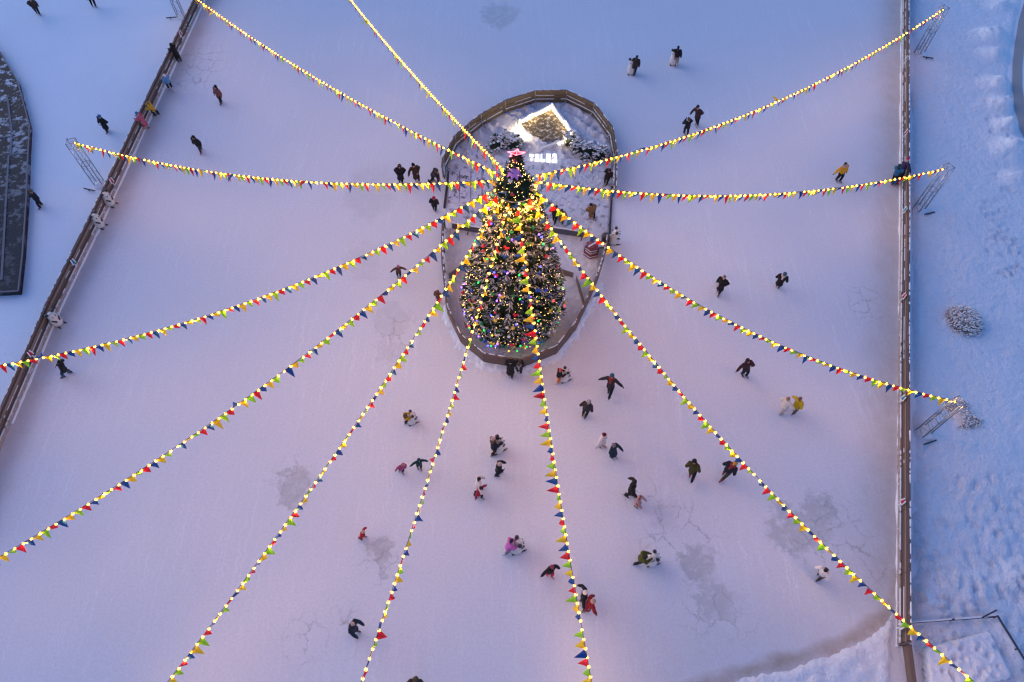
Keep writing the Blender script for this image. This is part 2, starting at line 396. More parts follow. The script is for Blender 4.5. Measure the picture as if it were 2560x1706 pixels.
# ------------------------------------------------------------------ fences
def fence(name, pts, h, label, group, inward, board=WOOD, kick=WOOD_L, seg=2.5, cat='fence', steel=False, ledge=True):
    """plank fence along pts (ground points); every panel and post is a part. inward: sign of the side with the ledge"""
    root = empty(name, pts[0]); tag(root, label, cat, group); o0 = Vector(pts[0])
    run = [Vector(pts[0])]
    for a, b in zip(pts[:-1], pts[1:]):
        a, b = Vector(a), Vector(b); k = max(1, round((b - a).length / seg))
        for i in range(1, k + 1): run.append(a + (b - a) * i / k)
    snow = MB()
    for a, b in zip(run[:-1], run[1:]):
        d = (b - a).normalized(); s = Vector((-d.y, d.x, 0)) * inward; p = MB(); g = .012; A = a - o0 + d * g; B = b - o0 - d * g
        rows = 4; z0 = .10; bh = (h - z0) / rows
        for r in range(rows):
            jz = R.uniform(-.006, .006); z = z0 + bh * (r + .5) + jz
            p.beam(A + s * R.uniform(-.004, .004) + Vector((0, 0, z)), B + s * R.uniform(-.004, .004) + Vector((0, 0, z)), .035, bh - .022, (0, 3, 4, 3)[r] if ledge and not steel else 0)
        p.beam(A + Vector((0, 0, h + .022)), B + Vector((0, 0, h + .022)), .10, .035, 1)
        if ledge:
            p.beam(A + s * .05 + Vector((0, 0, .13)), B + s * .05 + Vector((0, 0, .13)), .05, .26, 2)
            p.beam(A + s * .038 + Vector((0, 0, .48)), B + s * .038 + Vector((0, 0, .48)), .04, .05, 0)
        p.build('plank_panel', [board, WOOD_T, kick, WOOD_D, WOOD_M], root)
        # broken ridge of snow on the outer edge of the cap and on the ledge
        L = (B - A).length; t = 0.0
        while t < L:
            l = R.uniform(.10, .55); 
            if R.random() < .72:
                q = A + d * t - s * .04 + Vector((0, 0, h + .042)); q2 = A + d * min(L, t + l) - s * .04 + Vector((0, 0, h + .042))
                snow.loft([(q, .006, .006), (q + d * .04, R.uniform(.018, .04), .025), (q2 - d * .03, R.uniform(.018, .04), .025), (q2, .006, .006)], 6)
            if ledge and R.random() < .85:
                q = A + d * t + s * .055 + Vector((0, 0, .268)); q2 = A + d * min(L, t + l * 1.6) + s * .055 + Vector((0, 0, .268))
                snow.loft([(q, .01, .008), (q + d * .05, .035, .022), (q2 - d * .05, .035, .022), (q2, .01, .008)], 6)
                if R.random() < .5:
                    q += Vector((0, 0, .245)) - s * .015; q2 += Vector((0, 0, .245)) - s * .015
                    snow.loft([(q, .006, .005), (q + d * .05, .02, .014), (q2 - d * .05, .02, .014), (q2, .006, .005)], 6)
            t += l + R.uniform(.02, .2)
    snow.build('snow_cover', SNOW_C, root)
    for i, a in enumerate(run):
        d = (run[min(i + 1, len(run) - 1)] - run[max(i - 1, 0)]).normalized(); s = Vector((-d.y, d.x, 0)) * inward; p = MB()
        c = a - o0
        if steel:
            p.tube(c + s * .045 + Vector((0, 0, 0)), c + s * .045 + Vector((0, 0, h + .06)), .02, 6)
            p.beam(c + s * .04 + Vector((0, 0, .3)), c + s * .42 + Vector((0, 0, .03)), .03, .03)
        else:
            p.box(c - s * .06 + Vector((0, 0, (h - .03) / 2)), (.07, .07, h - .03), math.atan2(d.y, d.x))
        p.build('post', STEEL if steel else WOOD, root)
    return root
FG = 'plank fences of the rink'
fence('rink_fence', LF, .82, 'long brown plank fence slanting down the left side of the ice', FG, 1)
fence('rink_fence', RF, .82, 'long brown plank fence running straight along the right edge of the ice', FG, -1)
fence('island_fence', up_pts, OH, 'olive brown plank fence curving behind the lit frame on the oval island', FG, -1, WOOD_O, WOOD_O, 2.4, steel=True)
fence('island_fence', lo_pts, OH, 'dark plank fence curving round the oval island in front of the tree', FG, 1, WOOD, WOOD, 2.4, ledge=False)
# long rail of snow at the foot of the right fence, inside the ice
foot = []
for k in range(60):
    t = k / 59; a = RF[1] + (RF[4] - RF[1]) * t; foot.append(a)
ridge = MB()
prev = None
for k in range(150):
    py = -20 + k * 11; x = 2256.5 - py * .0065; c = at(x - 1, py)
    if py > 1010 and py < 1085 or 560 < py - 240 < 640 and False: pass
    r = .03 + .04 * abs(fbm(c.x, c.y, .9)) * 2
    if 800 < py < 960 or 1120 < py < 1190: r = .02
    if prev: prev.append((c + Vector((-.04, 0, .01)), r, r * .9))
    else: prev = [(c + Vector((-.04, 0, .01)), r, r * .9)]
ridge.loft(prev, 8)
tag(ridge.build('snow_ridge', SNOW_C), kind='structure')
prev = []
for k in range(90):
    t = k / 89 * (len(LF) - 2) ; i = min(int(t), len(LF) - 2); a = LF[i] + (LF[i + 1] - LF[i]) * (t - i); d = (LF[i + 1] - LF[i]).normalized(); s = Vector((-d.y, d.x, 0))
    r = .05 + .04 * abs(fbm(a.x, a.y, 1.1)) * 2; prev.append((a + s * .09, r, r * .8))
ridge = MB(); ridge.loft(prev, 8); tag(ridge.build('snow_ridge', SNOW_C), kind='structure')
# shovelled snow outside the near end of the island fence
def ring_poly(pts, w):
    o = []
    for p in pts:
        v = (p - CEN).normalized(); o.append(p + v * w)
    return o
skirt = lo_pts[2:12]
sk_poly = [p - (p - CEN).normalized() * .05 for p in skirt] + [p + (p - CEN).normalized() * .85 for p in skirt[::-1]]
def skirt_h(x, y, d):
    f = max(0, poly_out(x, y)); wv = .16 + .16 * (fbm(x, y, 1.1) + .4) + .12 * fbm(x, y, 5)
    return -.03 + .19 * sstep(1 - f / max(.08, wv * 2.0)) + .05 * fbm(x, y, 4) * sstep(1 - f / .7)
def poly_out(x, y): return float(-poly_dist(np.array([x]), np.array([y]), isl)[0])
tag(relief('snow_skirt', sk_poly, .06, skirt_h, SNOW_R), kind='structure')

for nm, a, b, lab in (('curb', (1530, 470), (1524, 587), 'low dark curb across the right opening of the oval island'), ('curb', (1111, 522), (1122, 432), 'low dark curb across the left opening of the oval island')):
    A, B = at(*a), at(*b); m = MB(); k = 5; c0 = A
    for i in range(k):
        p = A + (B - A) * (i + .03) / k; q = A + (B - A) * (i + .95) / k; m.beam(p - c0 + Vector((0, 0, .07)), q - c0 + Vector((0, 0, .07)), .10, .13)
    tag(m.build(nm, plain((.035, .03, .035), .7), None, c0), lab, 'curb', 'curbs of the island openings')

# low plank barriers behind the tree and other small island things
def barrier(a, b, label):
    A, B = at(*a), at(*b); r = empty('plank_barrier', A); tag(r, label, 'barrier', 'low grey barriers on the island'); d = (B - A).normalized(); v = B - A
    for z in (.16, .30, .44):
        m = MB(); m.beam((0, 0, z), v + Vector((0, 0, z)), .05, .12); m.build('plank', GREYW, r)
    n = 3
    for i in range(n):
        m = MB(); p = d * (.25 + (v.length - .5) * i / (n - 1)); s = Vector((-d.y, d.x, 0)); m.box(p + s * .05 + Vector((0, 0, .24)), (.06, .05, .5), math.atan2(d.y, d.x)); m.box(p - s * .12 + Vector((0, 0, .05)), (.06, .3, .06), math.atan2(d.y, d.x)); m.build('leg', GREYW, r)
    m = MB(); m.loft([(Vector((0, 0, .52)) + v * t, .045, .02 + .02 * R.random()) for t in [i / 9 for i in range(10)]], 6); m.build('snow_cover', SNOW_C, r)
barrier((1131, 574), (1212, 588), 'low grey plank barrier left of the tree, inside the oval fence')
barrier((1382, 585), (1466, 598), 'low grey plank barrier right of the tree, behind the striped planter')
def picket(a, b, label, n):
    A, B = at(*a), at(*b); r = empty('picket_fence', A); tag(r, label, 'picket fence', 'little picket fences round the tree'); d = (B - A).normalized(); L = (B - A).length
    pm = mat_wood('picket_wood', (.34, .27, .25), (.24, .19, .18), .1)
    for i in range(n):
        p = d * (L * (i + .5) / n); m = MB(); s = d * .035
        vs = []
        for o in (-.01, .01):
            q = p + Vector((-d.y, d.x, 0)) * o; vs += [q - s + Vector((0, 0, .0)), q + s, q + s + Vector((0, 0, .42)), q + Vector((0, 0, .5)), q - s + Vector((0, 0, .42))]
        m.add(vs, [(0, 1, 2, 3, 4), (9, 8, 7, 6, 5)] + [(i2, i2 + 5, (i2 + 1) % 5 + 5, (i2 + 1) % 5) for i2 in range(5)]); m.build('picket', pm, r)
    for z in (.15, .36):
        m = MB(); sd = Vector((-d.y, d.x, 0)) * .03; m.beam(sd + Vector((0, 0, z)), d * L + sd + Vector((0, 0, z)), .03, .05); m.build('rail', pm, r)
picket((1398, 686), (1432, 697), 'small wooden picket fence standing right of the tree', 12)
picket((1439, 703), (1458, 768), 'small picket fence seen edge on between tree and right side of oval fence', 14)
picket((1124, 700), (1166, 668), 'small wooden picket fence standing left of the tree', 14)

# striped hexagonal planter
c = at(1477, 636); r = empty('tiered_planter', c); tag(r, 'red and white striped hexagonal tiered planter standing on the island snow', 'planter')
red = plain((.20, .045, .06), .6); crm = plain((.74, .68, .68), .6)
for k, (rad, z) in enumerate(((.43, .0), (.34, .34))):
    for j in range(4):
        m = MB(); ring = [(rad * math.cos(i * math.pi / 3 + .3), rad * math.sin(i * math.pi / 3 + .3)) for i in range(6)]; z0 = z + j * .085 + .02; h = .07
        vs = [(x, y, z0) for x, y in ring] + [(x, y, z0 + h) for x, y in ring]
        m.add(vs, [(i, (i + 1) % 6, (i + 1) % 6 + 6, i + 6) for i in range(6)] + [tuple(range(5, -1, -1)), tuple(range(6, 12))]); m.build('slat_ring', red if j % 2 else crm, r)
m = MB(); m.loft([((0, 0, .70), .27, .27), ((0, 0, .73), .26, .26)], 6); m.build('lid', red, r)
m = MB(); m.beam((-.2, -.14, .745), (.2, .16, .745), .07, .02); m.build('ribbon', crm, r)
c = at(1500, 628); r = empty('corner_bench', c, .15); tag(r, 'small dark wooden bench beside the striped planter at the oval fence', 'bench')
m = MB(); m.box((0, 0, .36), (.95, .26, .05)); m.build('seat', GREYW, r)
for s in (-.38, .38):
    m = MB(); m.box((s, 0, .17), (.07, .22, .34)); m.build('leg', GREYW, r)
m = MB(); m.loft([((-.4, 0, .39), .06, .03), ((0, .02, .40), .1, .045), ((.2, 0, .39), .08, .03)], 8, side=(0, 1, 0)); m.build('snow_cover', SNOW_C, r)
c = at(1511, 608); r = empty('rubbish_bin', c); tag(r, 'dark rounded bin beside the penguin white skating aid at the island fence', 'bin')
m = MB(); m.loft([((0, 0, 0), .17, .17), ((0, 0, .5), .2, .2), ((0, 0, .52), .2, .2)], 14); m.build('bin_body', plain((.03, .028, .03), .6), r)
m = MB(); m.loft([((0, 0, .52), .22, .22), ((0, 0, .6), .2, .2), ((0, 0, .68), .1, .1), ((0, 0, .70), .02, .02)], 14); m.build('lid', plain((.05, .035, .03), .6), r)
r['label'] = 'dark rounded bin between the grey barrier and the white skating aid on the oval fence'
c = at(1158, 370); d = at(1140, 400) - c
# trodden wooden pallets swept half clear of snow at the left opening
c = at(1192, 470); r = empty('wooden_decking', c, .03); tag(r, 'half swept snowy wooden decking on the island left of the tree', 'decking')
dm = mat_snow('snowy_deck', (.62, .6, .66), .08, .5, .8, ((.09, .075, .085), 3.4, .50, .62))
for i in range(5):
    m = MB(); x0 = -1.55 + i * .62; m.box((x0 + .3, 0, .11), (.56, 2.4, .09)); m.build('deck_board', dm, r)

# ------------------------------------------------------------------ light frame on the island
C4 = [at(1300, 305, .35), at(1380, 266, .35), at(1434, 336, .35), at(1345, 368, .35)]
C4 = [p.xy.to_3d() for p in C4]; c = sum(C4, Vector()) / 4
r = empty('light_frame', c); tag(r, 'square white frame edged with glowing bulbs standing in the snow behind the tree', 'light frame')
WARMW = plain((.95, .9, .8), .4, 0, (1.0, .80, .50), 5)
for i in range(4):
    a, b = C4[i] - c, C4[(i + 1) % 4] - c; d = (b - a).normalized(); n = Vector((d.y, -d.x, 0)); n = n if n.dot((a + b) / 2) < 0 else -n
    m = MB(); hh = .5 if i in (0, 1) else .22
    m.beam(a + Vector((0, 0, hh / 2)) + d * .05, b + Vector((0, 0, hh / 2)) - d * .05, .1, hh); m.build('frame_side', WHITEP, r)
    m = MB(); m.box(a + Vector((0, 0, .28)), (.13, .13, .56)); m.build('post', WHITEP, r)
    k = 10 if i in (0, 1) else 5
    for j in range(k):
        if i in (0, 1): t = (j + .6) / k; q = a + (b - a) * t + n * .13 + Vector((0, 0, .40))
        elif i == 3: t = .42 + .55 * (j + .5) / k; q = a + (b - a) * t - n * .14 + Vector((0, 0, .18))
        else: t = .05 + .42 * (j + .5) / k; q = a + (b - a) * t - n * .14 + Vector((0, 0, .18))
        if j == 3 and i == 0: continue
        m = MB(); m.ball((0, 0, 0), .055, 8, 5); m.build('bulb', WARMW, r, q)
for q, wt_ in ((C4[0] * .62 + C4[1] * .3 + c * .08, 10), (C4[1] * .8 + c * .2, 10), (C4[2] * .62 + C4[1] * .3 + c * .08, 10), (C4[0] * 1.05 + C4[3] * .18 - c * .23, 16), (C4[3] * .55 + C4[0] * .6 - c * .15, 12), (C4[2] * .9 + C4[3] * .32 - c * .22, 9)):
    l = bpy.data.lights.new('unseen_lamp', 'POINT'); l.energy = wt_; l.color = (1, .76, .42); l.shadow_soft_size = .08
    o = bpy.data.objects.new('unseen_lamp', l); COL.objects.link(o); o.parent = r; o.location = q - c + Vector((0, 0, .52))  # unseen lamp, added for the light pool and spill round the frame
soil = mat_snow('bare_soil', (.12, .09, .055), .3, .8, 1.2, ((.62, .56, .44), 5, .50, .62))
ins = [C4[0] * .93 + c * .07, C4[1] * .93 + c * .07, C4[2] * .93 + c * .07, C4[3] * .55 + c * .45]
tag(relief('flower_bed', ins, .08, lambda x, y, d: .19 + .03 * fbm(x, y, 4), soil), kind='structure')

# ------------------------------------------------------------------ letter sign
sg = at(1354, 407); r = empty('letter_sign', sg, -.10); tag(r, 'glowing white block letter sign reading TELE2 standing in the snow behind the tree', 'sign')
LET = plain((.9, .92, 1), .4, 0, (.92, .95, 1.0), .75)
xcur = -.72
for ch, sz in (('T', .54), ('E', .58), ('L', .62), ('E', .68), ('2', .74)):
    cu = bpy.data.curves.new('letter', 'FONT'); cu.body = ch; cu.size = sz * .78; cu.extrude = .06; cu.offset = .020 * sz / .6; cu.align_x = 'LEFT'
    ob = bpy.data.objects.new('tmp', cu); COL.objects.link(ob)
    me = bpy.data.meshes.new_from_object(ob.evaluated_get(bpy.context.evaluated_depsgraph_get())); bpy.data.objects.remove(ob)
    xs = [v.co.x for v in me.vertices]; wd = max(xs) - min(xs); z0 = min(v.co.y for v in me.vertices)
    for v in me.vertices:
        x, y, z = v.co; y -= z0; v.co = (x - min(xs), -z + .5 * y, y * .86 + .1)
    me.materials.clear(); me.materials.append(LET); me.update()
    link('letter', me, r, (xcur, 0, 0)); xcur += wd + .075
m = MB(); m.box((-.10, .1, .05), (1.4, .30, .07)); m.build('plinth', WHITEP, r)

# ------------------------------------------------------------------ tree and shrubs
def spray(g, s, base, out, L, wd, ws, rng, snowy=True, fan=3):
    """one fir spray: a twig with side twigs, snow lying on each"""
    out = out.normalized(); up = Vector((0, 0, 1)); sd = out.cross(up)
    if sd.length < .05: sd = Vector((1, 0, 0))
    sd.normalize(); nu = sd.cross(out)
    tw = [(base, out, L)]
    for k in range(fan):
        t = .18 + .5 * k / fan
        for sg_ in (-1, 1):
            a = math.radians(rng.uniform(28, 52)); tw.append((base + out * L * t, out * math.cos(a) + sd * sg_ * math.sin(a) + nu * rng.uniform(-.2, .12), L * rng.uniform(.42, .62)))
    for p, d, l in tw:
        d = d.normalized(); s2 = d.cross(nu); 
        if s2.length < .05: continue
        s2.normalize(); n2 = s2.cross(d)
        def dia(mb, p, w, h, l, mi):
            q = p + d * l * .4
            mb.add([p, q + s2 * w, q + n2 * h, q - s2 * w, q - n2 * h, p + d * l], [(0, 2, 1), (0, 3, 2), (0, 4, 3), (0, 1, 4), (5, 1, 2), (5, 2, 3), (5, 3, 4), (5, 4, 1)], mi)
        dia(g, p, wd, wd * .6, l, rng.randrange(3))
        if snowy and rng.random() < .8: dia(s, p + n2 * wd * .45 + d * l * .08, ws * rng.uniform(.6, 1.3), ws * .5, l * rng.uniform(.6, .95), 0)
GREENS = [cloth((.020, .040, .018), .8, .3, 5), cloth((.032, .052, .02), .8, .3, 5), cloth((.014, .026, .016), .8, .3, 5)]
TSNOW = mat_snow('frost_on_needles', (.62, .58, .58), .08, .3, .3)
PROF = [(.3, 2.25), (1.2, 2.46), (2.3, 2.32), (3.5, 2.06), (5.2, 1.66), (6.8, 1.22), (8.15, .88), (8.6, .62), (9.05, .38), (9.75, .24), (10.0, .08)]
def prof(z):
    for (a, ra), (b, rb) in zip(PROF[:-1], PROF[1:]):
        if z <= b: return ra + (rb - ra) * max(0, (z - a)) / (b - a)
    return .05
LEAN = .014
tr = empty('christmas_tree', TREE); tag(tr, 'tall snow dusted Christmas tree with coloured lights and a pink star on top', 'Christmas tree')
m = MB(); m.loft([((LEAN * z, 0, z), .17 * (1 - z / 10.5) + .01, .17 * (1 - z / 10.5) + .01) for z in (0, 1, 3, 5, 7, 9, 9.9)], 10); m.build('trunk', WOOD, tr)
gm, sm_ = MB(), MB(); rt = random.Random(3)
zs = np.linspace(.3, 9.9, 200); wts = np.array([prof(z) for z in zs]) + .12; wts = wts / wts.sum(); nz = np.random.default_rng(5)
for k in range(1900):
    z = float(nz.choice(zs, p=wts)) + rt.uniform(-.03, .03); az = rt.uniform(0, 2 * math.pi); inner = k % 3 == 0
    lay = .5 + .5 * math.sin(z * 8.2 + 2.0 * math.sin(az * 2)) ; rr_ = prof(z) * (rt.uniform(.58, .8) if inner else rt.uniform(.80, .98)) * (.93 + .09 * lay)
    L = (.28 + .22 * min(1, prof(z))) * rt.uniform(.8, 1.25); o = Vector((math.cos(az), math.sin(az), rt.uniform(-.25, .45) if z < 9 else rt.uniform(.1, 1.0)))
    b0 = Vector((math.cos(az) * (rr_ - L * .6) + LEAN * z, math.sin(az) * (rr_ - L * .6), z))
    spray(gm, sm_, b0, o, L, .062, .030, rt, not inner and rt.random() < (.85 if z < 8.2 else .12))
gm.loft([((LEAN * z, 0, z), prof(z) * .62, prof(z) * .62) for z in (.35, 1.2, 2.3, 3.5, 5.2, 6.8, 8.2, 9.1, 9.6)], 14, 2)
gm.build('crown', GREENS, tr); o = sm_.build('snow_cover', TSNOW, tr)
# tiny warm lights, wound round the whole crown
ico = bmesh.new(); bmesh.ops.create_icosphere(ico, subdivisions=1, radius=1); IV = [v.co.copy() for v in ico.verts]; IF = [tuple(v.index for v in f.verts) for f in ico.faces]; ico.free()
def surf(z, az, k=1.0): return Vector((math.cos(az) * prof(z) * k + LEAN * z, math.sin(az) * prof(z) * k, z))
fl = MB()
for k in range(1250):
    z = float(nz.choice(zs, p=wts)); p = surf(z, rt.uniform(0, 2 * math.pi), rt.uniform(.86, 1.0)); rad = .0085 * rt.uniform(.7, 1.5)
    fl.add([p + v * rad for v in IV], IF, 0, True)
for k in range(230):
    z = rt.uniform(8.9, 9.8) if k % 3 == 0 else rt.uniform(6.6, 8.9); p = surf(z, rt.uniform(0, 2 * math.pi), rt.uniform(.9, 1.02)); rad = .0085 * rt.uniform(.7, 1.5)
    fl.add([p + v * rad for v in IV], IF, 0, True)
o = fl.build('fairy_lights', plain((1, .8, .4), .4, 0, (1.0, .55, .15), 9), tr); tag(o, kind='stuff')
CLAMP = [((.03, .09, 1.0), (.06, .06, 1.0), 5), ((.02, .8, .12), (.02, 1.0, .12), 1.7), ((1, .05, .05), (1.0, .04, .03), 2.4), ((1, .5, .03), (1.0, .45, .03), 2.2), ((.3, .1, 1), (.28, .08, 1.0), 4.5)]
lampme = []
for base, em, es in CLAMP:
    m = MB(); m.ell((0, 0, 0), (.037, .037, .05), n=8, k=6); lampme.append(m.mesh('coloured_lamp', plain(base, .3, 0, em, es)))
def front_az(): 
    return rt.gauss(-math.pi / 2, 1.0) if rt.random() < .85 else rt.uniform(0, 2 * math.pi)
for k in range(72):
    z = float(nz.choice(zs, p=wts)); az = front_az(); o = link('coloured_lamp', lampme[rt.choice((0, 0, 1, 1, 2, 3, 4, 4))], tr, surf(z, az, 1.0)); o.rotation_euler = (rt.uniform(-.6, .6), rt.uniform(-.6, .6), 0)
bcol = [((.55, .02, .04), .25), ((.02, .22, .06), .25), ((.02, .05, .36), .25), ((.70, .42, .03), .3), ((.72, .66, .60), .5), ((.70, .62, .55), .5)]
bme = []
for colr, rg in bcol:
    m = MB(); m.ball((0, 0, 0), .08, 12, 8); m.loft([((0, 0, .074), .022, .022), ((0, 0, .10), .02, .02)], 8, 1); bme.append(m.mesh('bauble', [plain(colr, rg), STEEL]))
for k in range(80):
    z = float(nz.choice(zs, p=wts)); o = link('bauble', bme[rt.choice((0, 1, 1, 2, 2, 3, 4, 5))], tr, surf(max(.6, z), front_az(), rt.uniform(.97, 1.03))); s = rt.uniform(.8, 1.25); o.scale = (s, s, s)
bow = []
for colr in ((.80, .50, .03), (.72, .03, .05), (.03, .12, .42), (.25, .5, .05), (.72, .64, .58)):
    m = MB()
    for sgn in (-1, 1):
        m.loft([((sgn * .012, 0, 0), .012, .02), ((sgn * .08, 0, .01), .02, .07), ((sgn * .15, 0, .02), .012, .085)], 8, side=(0, 1, 0))
    m.beam((0, 0, 0), (-.05, -.02, -.16), .05, .008); m.beam((0, 0, 0), (.06, -.02, -.14), .05, .008); m.ball((0, 0, 0), .028, 8, 6); bow.append(m.mesh('ribbon_bow', cloth(colr, .5, .1)))
for k in range(58):
    z = float(nz.choice(zs, p=wts)); az = front_az(); o = link('ribbon_bow', bow[rt.randrange(5)], tr, surf(max(.6, z), az, 1.03)); o.rotation_euler = (rt.uniform(-.4, .4), rt.uniform(-.5, .5), az + math.pi / 2); o.scale = (.8, .8, .8)
# hoop that carries the garlands, pink star and snow cap
RZ, RRAD = 8.5, .85; HOOPB = []
m = MB(); hp = [Vector((.02 + RRAD * math.cos(a), RRAD * math.sin(a), RZ)) + Vector((.1, 0, 0)) for a in [i * math.pi / 18 for i in range(37)]]; m.path(hp, .018, 6); m.build('hoop', STEEL, tr)
m = MB()
for i in range(6):
    a = i * math.pi / 3; m.tube((.12, 0, RZ), (.12 + RRAD * math.cos(a), RRAD * math.sin(a), RZ), .012, 5)
m.build('hoop_spokes', STEEL, tr)
PINK = plain((1, .15, .2), .4, 0, (1.0, .13, .17), 3.6)
st = MB(); sp = [Vector((math.sin(i * math.pi / 5) * (.36 if i % 2 == 0 else .16), 0, math.cos(i * math.pi / 5) * (.36 if i % 2 == 0 else .16))) for i in range(10)]
for i in range(10): st.tube(sp[i], sp[(i + 1) % 10], .021, 6)
for i in range(5): st.tube((0, -.07, 0), sp[i * 2], .012, 5)
o = st.build('star', PINK, tr, (.145, 0, 10.08)); o.rotation_euler = (math.radians(22), math.radians(8), math.radians(6)); o.scale = (.92, .92, .92)
m = MB(); v = [Vector((0, -.05, 0))] + [p * .9 for p in sp] + [Vector((0, .05, 0))]
m.add(v, [(0, i + 1, (i + 1) % 10 + 1) for i in range(10)] + [(11, (i + 1) % 10 + 1, i + 1) for i in range(10)]); b_ = m.build('star_face', plain((.55, .03, .06), .25, 0, (1, .05, .10), .25), o)
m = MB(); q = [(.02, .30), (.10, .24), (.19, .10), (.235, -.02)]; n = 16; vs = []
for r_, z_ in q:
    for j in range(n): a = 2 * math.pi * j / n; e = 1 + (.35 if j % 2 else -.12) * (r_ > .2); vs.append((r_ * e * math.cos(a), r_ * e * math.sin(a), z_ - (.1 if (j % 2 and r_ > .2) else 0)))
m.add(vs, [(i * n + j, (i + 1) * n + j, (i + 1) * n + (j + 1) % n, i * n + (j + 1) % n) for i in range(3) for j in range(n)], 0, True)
m.build('pink_snow_cap', cloth((.66, .22, .50), .6, .1), tr, (.09, -.17, 9.32))  # snow cap; the star's pink light is painted into its colour
m = MB(); m.loft([((0, 0, 0), .02, .02), ((0, 0, .06), .13, .11), ((0, 0, .13), .07, .06), ((0, 0, .2), .02, .02)], 10); m.build('tinsel', plain((.5, .02, .04), .3), tr, (.14, -.08, 9.72))

def shrub(pts, label, n, h, seed):
    base = at(*pts[0]); r = empty('dwarf_spruce', base); tag(r, label, 'shrub', 'snowy dwarf spruces on the island'); g_, s_ = MB(), MB(); q = random.Random(seed)
    tk = MB()
    for p in pts:
        c = at(*p) - base
        tk.tube(c, c + Vector((0, 0, h * .7)), .035, 6, 0, .012)
        g_.loft([(c + Vector((0, 0, .05)), .42, .38), (c + Vector((0, 0, h * .35)), .38, .34), (c + Vector((0, 0, h * .6)), .16, .15)], 9, 2)
        for k in range(n):
            t = q.random() ** 1.3; az = q.uniform(0, 2 * math.pi); rad = .62 * (1 - t * .8); z = h * t
            spray(g_, s_, c + Vector((math.cos(az) * rad * .6, math.sin(az) * rad * .6, z + .06)), Vector((math.cos(az), math.sin(az), q.uniform(-.1, .5))), q.uniform(.2, .36), .035, .045, q, q.random() < .92)
    tk.build('trunk', WOOD, r); g_.build('foliage', GREENS, r); s_.build('snow_cover', SNOW_C, r)
shrub([(1240, 372), (1262, 362), (1285, 366)], 'snow covered low dwarf spruce on the island left of the glowing sign', 60, .7, 1)
shrub([(1428, 360), (1448, 378), (1470, 390), (1497, 392)], 'snow covered low dwarf spruce on the island right of the glowing sign', 60, .75, 2)

def dome_grass(px, py, rad, h, label, seed, n=520, broken=False):
    base = at(px, py); r = empty('dry_shrub', base); tag(r, label, 'shrub', 'frosted dry shrubs outside the right fence'); q = random.Random(seed); m = MB(); s_ = MB()
    straw = cloth((.68, .61, .58), .9, .25)
    m.ell((0, 0, .02), (rad * .72, rad * .72, h * .62), n=14, k=8)
    for k in range(n):
        az = q.uniform(0, 2 * math.pi); u = q.random() ** .5
        if broken and math.sin(az * 2 + 1) > .35 and u > .35: continue
        p = Vector((math.cos(az) * rad * u * .75, math.sin(az) * rad * u * .75, .02)); zt = h * math.sqrt(max(.05, 1 - u * u)) * q.uniform(.75, 1.1)
        t = Vector((math.cos(az + q.uniform(-.2, .2)) * rad * u * 1.12, math.sin(az) * rad * u * 1.12, zt))
        w_ = .028; sd = Vector((-math.sin(az), math.cos(az), 0)) * w_
        mid = (p + t) / 2 + Vector((0, 0, .06)); m.add([p - sd, p + sd, mid + sd, t + Vector((0, 0, -.02)), mid - sd], [(0, 1, 2, 3, 4)])
        if q.random() < .6: s_.ell(t - Vector((0, 0, .02)), (.05 * q.uniform(.6, 1.4), .035, .025), n=6, k=4)
    m.build('stems', straw, r); s_.build('snow_cover', mat_snow('frost', (.80, .75, .73), .1, .4, .4), r)
dome_grass(2408, 806, .8, .62, 'round frosted dome shaped shrub on the snow beyond the right fence', 4, 900)
dome_grass(2408, 1042, .75, .35, 'flattened broken frosted shrub behind the lower right lattice mast', 5, 420, True)

# ------------------------------------------------------------------ lattice masts
def mast(px, py, h, rz, label, bar):
    base = at(px, py); r = empty('lattice_mast', base, rz); tag(r, label, 'mast', 'lattice masts that hold the garlands'); w_ = .20; cs = [(-w_, -w_), (w_, -w_), (w_, w_), (-w_, w_)]
    for x, y in cs:
        m = MB(); m.tube((x, y, -.05), (x, y, h), .026, 6); m.build('upright', STEEL, r)
    m = MB(); k = 9
    for j in range(k):
        z0, z1 = h * j / k + .05, h * (j + 1) / k + .02
        for i in range(4):
            a, b = cs[i], cs[(i + 1) % 4]
            if (i + j) % 2: a, b = b, a
            m.tube((*a, z0), (*b, z1), .009, 5)
    m.build('bracing', STEEL, r)
    for z in (h * .5, h):
        m = MB()
        for i in range(4): m.tube((*cs[i], z - .03), (*cs[(i + 1) % 4], z - .03), .018, 6)
        m.build('collar', STEEL, r)
    b = at(*bar) - base; m = MB(); a1 = math.radians(bar[0] * 37 % 40 - 15); v = Vector((math.cos(a1), math.sin(a1), 0)) * .33
    M = Matrix.Rotation(-rz, 4, 'Z'); m.beam(M @ (b - v + Vector((0, 0, .13))), M @ (b + v + Vector((0, 0, .09))), .05, .05); m.beam(M @ (b - v * .2 + Vector((0, 0, -.06))), M @ Vector((0, 0, -.06)), .05, .05); m.beam(M @ (b - v * .2 + Vector((0, 0, -.06))), M @ (b - v * .2 + Vector((0, 0, .1))), .04, .04); m.build('foot_bar', BLACKM, r)
    m = MB(); m.ell((.1, -.1, .0), (.42, .36, .16), n=14, k=8); m.build('snow_mound', SNOW_C, r)
    return base
MT = []
MT.append(mast(2297, 134, 3.15, .5, 'upper of the lattice masts on the snow right of the right fence', (2318, 148)))
MT.append(mast(2295, 525, 3.1, .45, 'middle lattice mast on the snow right of the right fence', (2322, 537)))
MT.append(mast(2306, 1082, 2.9, .4, 'lower lattice mast beside the flattened shrub right of the right fence', (2322, 1109)))
MT.append(mast(250, 461, 3.05, .2, 'lattice mast leaning in view outside the left fence, garland tied to its head', (226, 478)))
